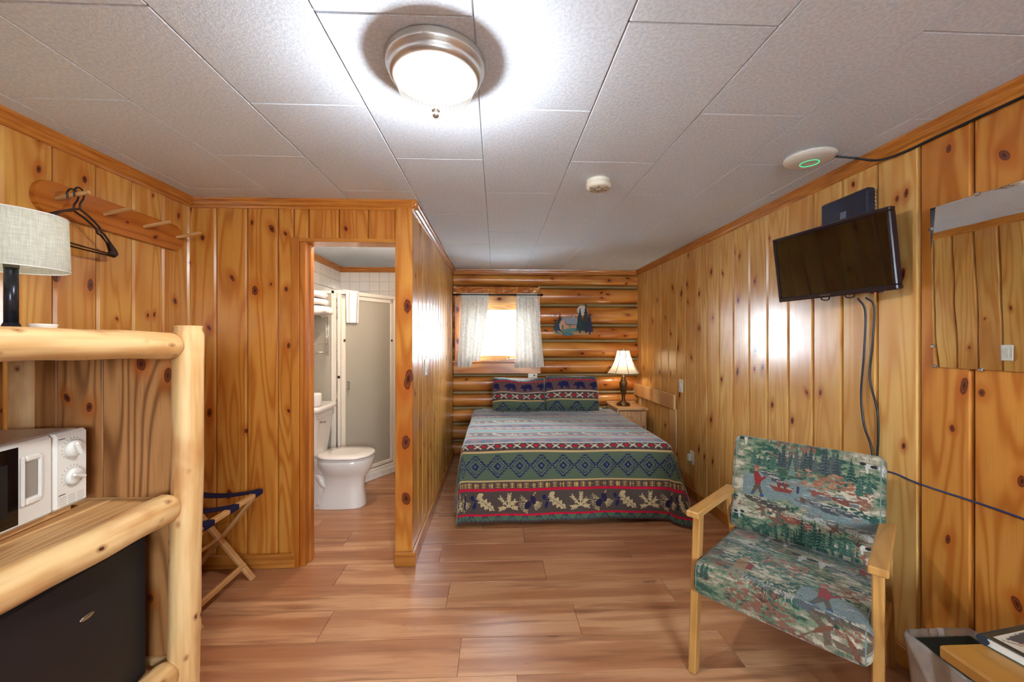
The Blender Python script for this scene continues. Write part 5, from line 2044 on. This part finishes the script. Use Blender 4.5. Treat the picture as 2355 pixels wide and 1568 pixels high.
# ================================================================== peg rack and hangers
pg = thing('peg_rack', 'varnished wooden peg rack with four pegs on the left wall', 'peg rack', (XL + .001, 1.965, 1.915))
poly = []
for k in range(13):
    a_ = -PI / 2 + PI * k / 12
    poly.append((.305 + .06 * math.cos(a_), .068 * math.sin(a_)))
for k in range(13):
    a_ = PI / 2 + PI * k / 12
    poly.append((-.305 + .06 * math.cos(a_), .068 * math.sin(a_)))
pb = MB().prism([(p[1], p[0]) for p in poly], -.021, 0)   # own z along the length
o = pb.build('board', PEGWOOD, pg)
o.rotation_euler = (PI / 2, 0, PI / 2)
o.rotation_mode = 'QUATERNION'
o.rotation_quaternion = Matrix(((0, -1, 0), (0, 0, 1), (-1, 0, 0))).to_quaternion()
put_knots(o, [(.03, .18, .009), (.0, .02, .006)])
for y in (-.287, -.09, .113, .317):
    limb('peg', (.015, y, .004), (.148, y - .003, .030), .0095, .0085, RACKWOOD, pg, int(y * 100) + 90, n=10, wob=.01, rings=4, taper=.9)


def hanger(loc, rz, label, seed):
    h_ = thing('clothes_hanger', label, 'hanger', loc, (0, 0, rz), 'black plastic hangers on the peg rack')
    pts = [(0, -.026, -.016), (0, -.027, 0.006), (0, -.014, .024), (0, .006, .026), (0, .020, .012), (0, .016, -.012), (0, .002, -.034), (0, 0, -.060)]
    MB().tube(spline(pts, 5), .0032, 8).build('hook', BLACK, h_)
    b = MB()
    for s in (-1, 1):
        b.tube(spline([(0, 0, -.058), (0, s * .05, -.076), (0, s * .10, -.104), (0, s * .108, -.122), (0, s * .125, -.126), (0, s * .165, -.160), (0, s * .196, -.186), (0, s * .200, -.200), (0, s * .186, -.206)], 4), [.0042] * 33, 8)
        b.prism([(0.0, 0.0)] * 0 + [(s * .150, -.150), (s * .196, -.188), (s * .200, -.200), (s * .186, -.206), (s * .150, -.202), (s * .165, -.186)], -.003, .003, M=Matrix.Rotation(PI / 2, 4, 'Z'))
    b.tube([(0, -.19, -.205), (0, .19, -.205)], .0036, 8)
    b.build('body', plain('hanger_plastic', (38, 28, 30), .35, .5), h_)
    return h_


hanger((XL + .085, 1.680, 1.930), .10, 'dark plastic hanger on the first peg, nearest the wall', 1)
hanger((XL + .112, 1.677, 1.935), .18, 'dark plastic hanger on the first peg, nearest the room', 2)

# ================================================================== luggage rack
lr = thing('luggage_rack', 'folding wooden luggage rack with navy straps beside the bathroom wall', 'luggage rack', (-1.555, 2.12, 0))
for y in (-.20, .20):
    s = 1 if y > 0 else -1
    rail('leg', (.185, y - .012, 0), (-.195, y - .012, .475), .018, .034, RACKWOOD, lr, (0, 1, 0), .002)
    rail('leg', (-.185, y + .012, 0), (.195, y + .012, .475), .018, .034, RACKWOOD, lr, (0, 1, 0), .002)
for x in (-.2, .2):
    rail('top_rail', (x, -.235, .482), (x, .235, .482), .032, .022, RACKWOOD, lr)
rail('stretcher', (.13, -.20, .075), (.13, .20, .075), .018, .03, RACKWOOD, lr)
rail('stretcher', (-.13, -.20, .075), (-.13, .20, .075), .018, .03, RACKWOOD, lr)
limb('pivot_dowel', (0, -.2, .238), (0, .2, .238), .009, .009, RACKWOOD, lr, 2, 10, .01, 4, .95)
for y in (-.20, -.02, .19):
    b = MB()
    P = np.zeros((20, 2, 3))
    for i in range(20):
        t = i / 19
        for j in range(2):
            P[i, j] = (-.2 + .4 * t, y - .034 + .068 * j, .4955 - .022 * math.sin(PI * t))
    b.grid(P, True).grid(P - np.array([0, 0, .002]), True, True)
    for x in (-.2, .2):
        b.box(x - .0185, x + .0185, y - .034, y + .034, .469, .496, .002)
    b.build('strap', NAVYWEB, lr)

# ================================================================== bathroom
def loft(secs, n=40):
    V, F = [], []
    for z, c_, rx, ry, p in secs:
        for k in range(n):
            a_ = 2 * PI * k / n
            cc, ss = math.cos(a_), math.sin(a_)
            V.append((c_ + rx * math.copysign(abs(cc) ** (2 / p), cc), ry * math.copysign(abs(ss) ** (2 / p), ss), z))
    m = len(secs)
    for i in range(m - 1):
        for k in range(n):
            F.append((i * n + k, i * n + (k + 1) % n, (i + 1) * n + (k + 1) % n, (i + 1) * n + k))
    b = MB().add(V, F, True)
    b.add(V[:n], [tuple(range(n))[::-1]])
    b.add(V[-n:], [tuple(range(n))])
    return b


to = thing('toilet', 'white two piece toilet with its lid closed', 'toilet', (-1.62, 3.34, 0))
loft([(0, .33, .215, .108, 3), (.02, .33, .213, .106, 3), (.05, .345, .195, .098, 3), (.15, .365, .165, .090, 2.6), (.23, .375, .165, .095, 2.4), (.275, .385, .19, .13, 2.2), (.32, .385, .213, .163, 2.2), (.36, .385, .222, .176, 2.2), (.388, .386, .224, .178, 2.2), (.394, .386, .218, .172, 2.2)]).build('bowl', PORC, to)
loft([(0, .16, .16, .10, 4), (.03, .16, .158, .098, 4), (.05, .16, .15, .085, 4), (.20, .13, .115, .055, 3), (.33, .12, .12, .075, 3), (.36, .12, .13, .10, 3.5), (.392, .12, .13, .105, 4)]).build('pedestal', PORC, to)
MB().tube(spline([(.32, -.044, .24), (.24, -.044, .17), (.17, -.040, .25), (.10, -.036, .22), (.07, -.044, .12), (.08, -.044, .04)], 6), .030, 12).build('trapway', PORC, to)
MB().lathe([(.010, 0), (.010, .022), (.004, .03)], 12, (.20, -.10, .03)).build('bolt_cap', PORC, to)
loft([(.394, .390, .214, .176, 2.5), (.399, .392, .220, .182, 2.5), (.408, .392, .220, .182, 2.5)]).build('seat', PORC, to)
loft([(.411, .392, .214, .178, 2.5), (.414, .392, .218, .182, 2.5), (.424, .392, .218, .182, 2.5), (.432, .392, .205, .170, 2.5), (.435, .392, .12, .1, 2.4)]).build('seat_lid', PORC, to)
tk_ = loft([(.392, .085, .093, .150, 7), (.42, .086, .097, .160, 7), (.60, .097, .108, .176, 7), (.775, .108, .118, .19, 7), (.785, .108, .118, .19, 7)]).build('tank', PORC, to)
MB().box(.2185, .222, -.17, .17, .745, .752, .001).box(.2165, .220, -.165, .165, .722, .729, .001).build('tank_groove', plain('porcelain_groove', (196, 186, 178), .15, .5), tk_)
loft([(.783, .112, .130, .200, 7), (.795, .112, .134, .205, 7), (.812, .112, .134, .205, 7), (.822, .112, .124, .195, 7)]).build('tank_lid', PORC, to)
MB().tube([(.225, -.12, .70), (.245, -.12, .70), (.248, -.08, .695)], .007, 10).build('flush_handle', SILVER, to)
tr_ = thing('toilet_roll', 'white tissue roll standing on the toilet tank', 'tissue', (-1.455, 3.25, .8225))
MB().lathe([(.018, 0), (.052, .002), (.056, .012), (.055, .095), (.050, .103), (.018, .104)], 28).build('roll', TOWEL, tr_)
MB().lathe([(.0185, .103), (.0175, .06), (.001, .058)], 20).build('core', plain('cardboard', (150, 120, 90), .9, .1), tr_)

# towel rack and folded towels
rk = thing('towel_rack', 'chrome wire rack holding towels above the toilet', 'towel rack', (XL + .014, 3.45, 1.56))
w_ = MB()
for y in (-.14, .14):
    w_.tube([(0, y, 0), (.30, y, 0)], .004, 8).tube([(.29, y, 0), (.29, y, -.345)], .0035, 8).tube([(.275, y, 0), (.275, y, -.345)], .003, 8)
    w_.tube([(0, y, -.24), (.29, y, -.24)], .0035, 8).tube([(0, y, -.315), (.29, y, -.315)], .0035, 8).tube([(.003, y, .05), (.003, y, -.35)], .004, 8)
for x in (.05, .11, .17, .23, .29):
    w_.tube([(x, -.14, 0), (x, .14, 0)], .003, 8)
for z in (-.24, -.315):
    w_.tube([(.29, -.14, z), (.29, .14, z)], .0035, 8)
w_.build('wire_frame', SILVER, rk)


def folded_towel(loc, L, W, T_, label, seed, bulge):
    R = random.Random(seed)
    secs = []
    n, m = 26, 28
    P = np.zeros((n, m, 3))
    for i in range(n):
        t = i / (n - 1)
        e_ = min(1, math.sqrt(max(0, 1 - abs(2 * t - 1) ** 7)) + .02)
        for k in range(m):
            a_ = 2 * PI * k / m
            cc, ss = math.cos(a_), math.sin(a_)
            x = L / 2 * math.copysign(abs(cc) ** .45, cc) * e_ + .006 * math.sin(t * 9 + seed)
            z = T_ / 2 * math.copysign(abs(ss) ** .7, ss) * e_ * (1 + bulge * math.sin(t * PI)) + .004 * math.sin(a_ * 3 + t * 6 + seed)
            P[i, k] = (x, -W / 2 + W * t, z + T_ / 2)
    o = MB().grid(P, True, False, True)
    return tag(o.build('folded_towel', TOWEL, None, loc), label, 'towel', 'folded towels on the wire rack')


folded_towel((-1.60, 3.45, 1.568), .35, .30, .072, 'thick folded white towel at the bottom of the rack stack', 1, .15)
folded_towel((-1.615, 3.45, 1.648), .32, .28, .055, 'folded white towel in the middle of the rack stack', 2, .1)
folded_towel((-1.62, 3.45, 1.710), .32, .28, .055, 'folded white towel on top of the rack stack', 3, .1)

# shower enclosure
A, B = Vector((-1.425, 3.665, 0)), Vector((-1.055, 4.215, 0))
sw = thing('shower_enclosure', 'corner shower with almond frames and frosted glass behind the toilet', 'shower', (0, 0, 0))
XW = XL + .017


def frame_rect(name, p, q, z0, z1, w, t, parent, mat=ALU, inset=0.0):
    """rectangular frame standing between floor points p and q"""
    b = MB()
    d = (q - p).normalized()
    up = Vector((0, 0, 1))
    side = up.cross(d)
    p_, q_ = p + d * inset, q - d * inset
    for pt in (p_ + d * w / 2, q_ - d * w / 2):
        b.bar(pt + up * z0, pt + up * z1, t, w, .003, up=d)
    for z in (z0 + w / 2, z1 - w / 2):
        b.bar(p_ + up * z, q_ + up * z, t, w, .003)
    return b.build(name, mat, parent)


Lp = Vector((XW, 3.665, 0))
Bp = Vector((-1.055, 4.62, 0))
# tiled curb
cb = MB()
for p, q in ((Lp, A), (A, B), (B, Bp)):
    cb.bar(p + Vector((0, 0, .032)), q + Vector((0, 0, .032)), .12, .064, .003)
curb = cb.build('curb', GROUT, sw)
d = (B - A).normalized()
nrm = Vector((d.y, -d.x, 0))
for k in range(6):
    p = A + d * (.005 + .11 * k) + nrm * .0605
    MB().bar(p + Vector((0, 0, .032)), p + d * .107 + Vector((0, 0, .032)), .006, .058, .001).build('curb_tile', TILEM, curb)
frame_rect('side_frame', Lp, A - Vector((.03, 0, 0)), .064, 1.80, .028, .032, sw)
MB().bar(Lp + Vector((.01, 0, .935)), A + Vector((-.04, 0, .935)), .008, 1.70, .001).build('side_glass', FROST, sw)
MB().box(A.x - .035, A.x + .02, A.y - .02, A.y + .035, .064, 1.805, .006).build('corner_post', ALU, sw)
MB().box(A.x - .012, A.x + .004, A.y - .0225, A.y - .0195, .10, 1.78, .001).build('post_strip', plain('bright_chrome_strip', (230, 226, 218), .1, .5, .9), sw)
MB().box(B.x - .028, B.x + .02, B.y - .02, B.y + .02, .064, 1.805, .005).build('corner_post', ALU, sw)
MB().bar(A + Vector((0, 0, 1.79)), B + Vector((0, 0, 1.79)), .035, .035, .003).build('header', ALU, sw)
MB().bar(A + Vector((0, 0, .078)), B + Vector((0, 0, .078)), .05, .028, .003).build('sill_track', ALU, sw)
do_ = frame_rect('door_frame', A + d * .035, B - d * .035, .10, 1.765, .034, .024, sw)
MB().bar(A + d * .06 + Vector((0, 0, .93)), B - d * .06 + Vector((0, 0, .93)), .006, 1.61, .001).build('door_glass', FROST, do_)
hp = A + d * .085 + nrm * .012 + Vector((0, 0, .90))
MB().tube([hp, hp + nrm * .025, hp + nrm * .025 + Vector((0, 0, .07)), hp + Vector((0, 0, .07))], .006, 8, smooth=False).build('door_handle', SILVER, do_)
frame_rect('far_frame', B, Bp, .064, 1.80, .028, .032, sw)
MB().bar(B + Vector((0, .01, .935)), Bp + Vector((0, -.01, .935)), .006, 1.70, .001).build('far_glass', FROST, sw)
for p in (A + Vector((.012, -.021, 1.02)), B + d * -.06 + nrm * .014 + Vector((0, 0, 1.35)), A + d * .05 + nrm * .014 + Vector((0, 0, 1.35))):
    MB().box(p.x - .012, p.x + .012, p.y - .004, p.y + .004, p.z - .012, p.z + .012, .002).build('hinge_clip', BRONZE, sw)

# towel draped over the shower door
tw_p = A + d * .055
tw = np.zeros((44, 22, 3))
for i in range(44):
    s = i / 43
    for j in range(22):
        t = j / 21
        path = -.16 + .46 * s         # negative = inside, positive = outside, metres along the cloth
        off = .024 + .006 * math.sin(t * 9 + s * 3)
        if path < -.03:
            z, o_ = 1.812 + path, -off
        elif path < .03:
            a_ = (path + .03) / .06 * PI
            z, o_ = 1.812 - .03 + .034 * math.sin(a_), -off * math.cos(a_)
        else:
            z, o_ = 1.812 - path, off + .008 * math.sin(t * 12)
        wid = .155 * (1 - .12 * max(0, path) / .3)
        q = tw_p + d * (wid * t + .010 * max(0, path) / .3) + nrm * o_
        tw[i, j] = (q.x, q.y, z)
me = np_mesh('hanging_towel', tw)
ht = tag(link('hanging_towel', me, TOWEL), 'white hand towel draped over the shower door', 'towel')
md = ht.modifiers.new('thickness', 'SOLIDIFY')
md.thickness = .008
md.offset = 0

# bathroom ceiling lamp, out of sight above the doorway
bc = thing('bathroom_light', 'plain frosted bathroom ceiling light above the doorway', 'light', (-1.0, 2.95, H))
MB().lathe([(.05, -.001), (.11, -.001), (.11, -.02), (.10, -.025)], 32).build('rim', NICKEL, bc)
MB().lathe([(.10, -.024), (.09, -.055), (.06, -.075), (.001, -.082)], 32).build('glass_dome', DOME, bc)
point_light('bathroom_bulb', (0, 0, -.05), BATH_WATT, (1.0, .86, .72), .05, bc)
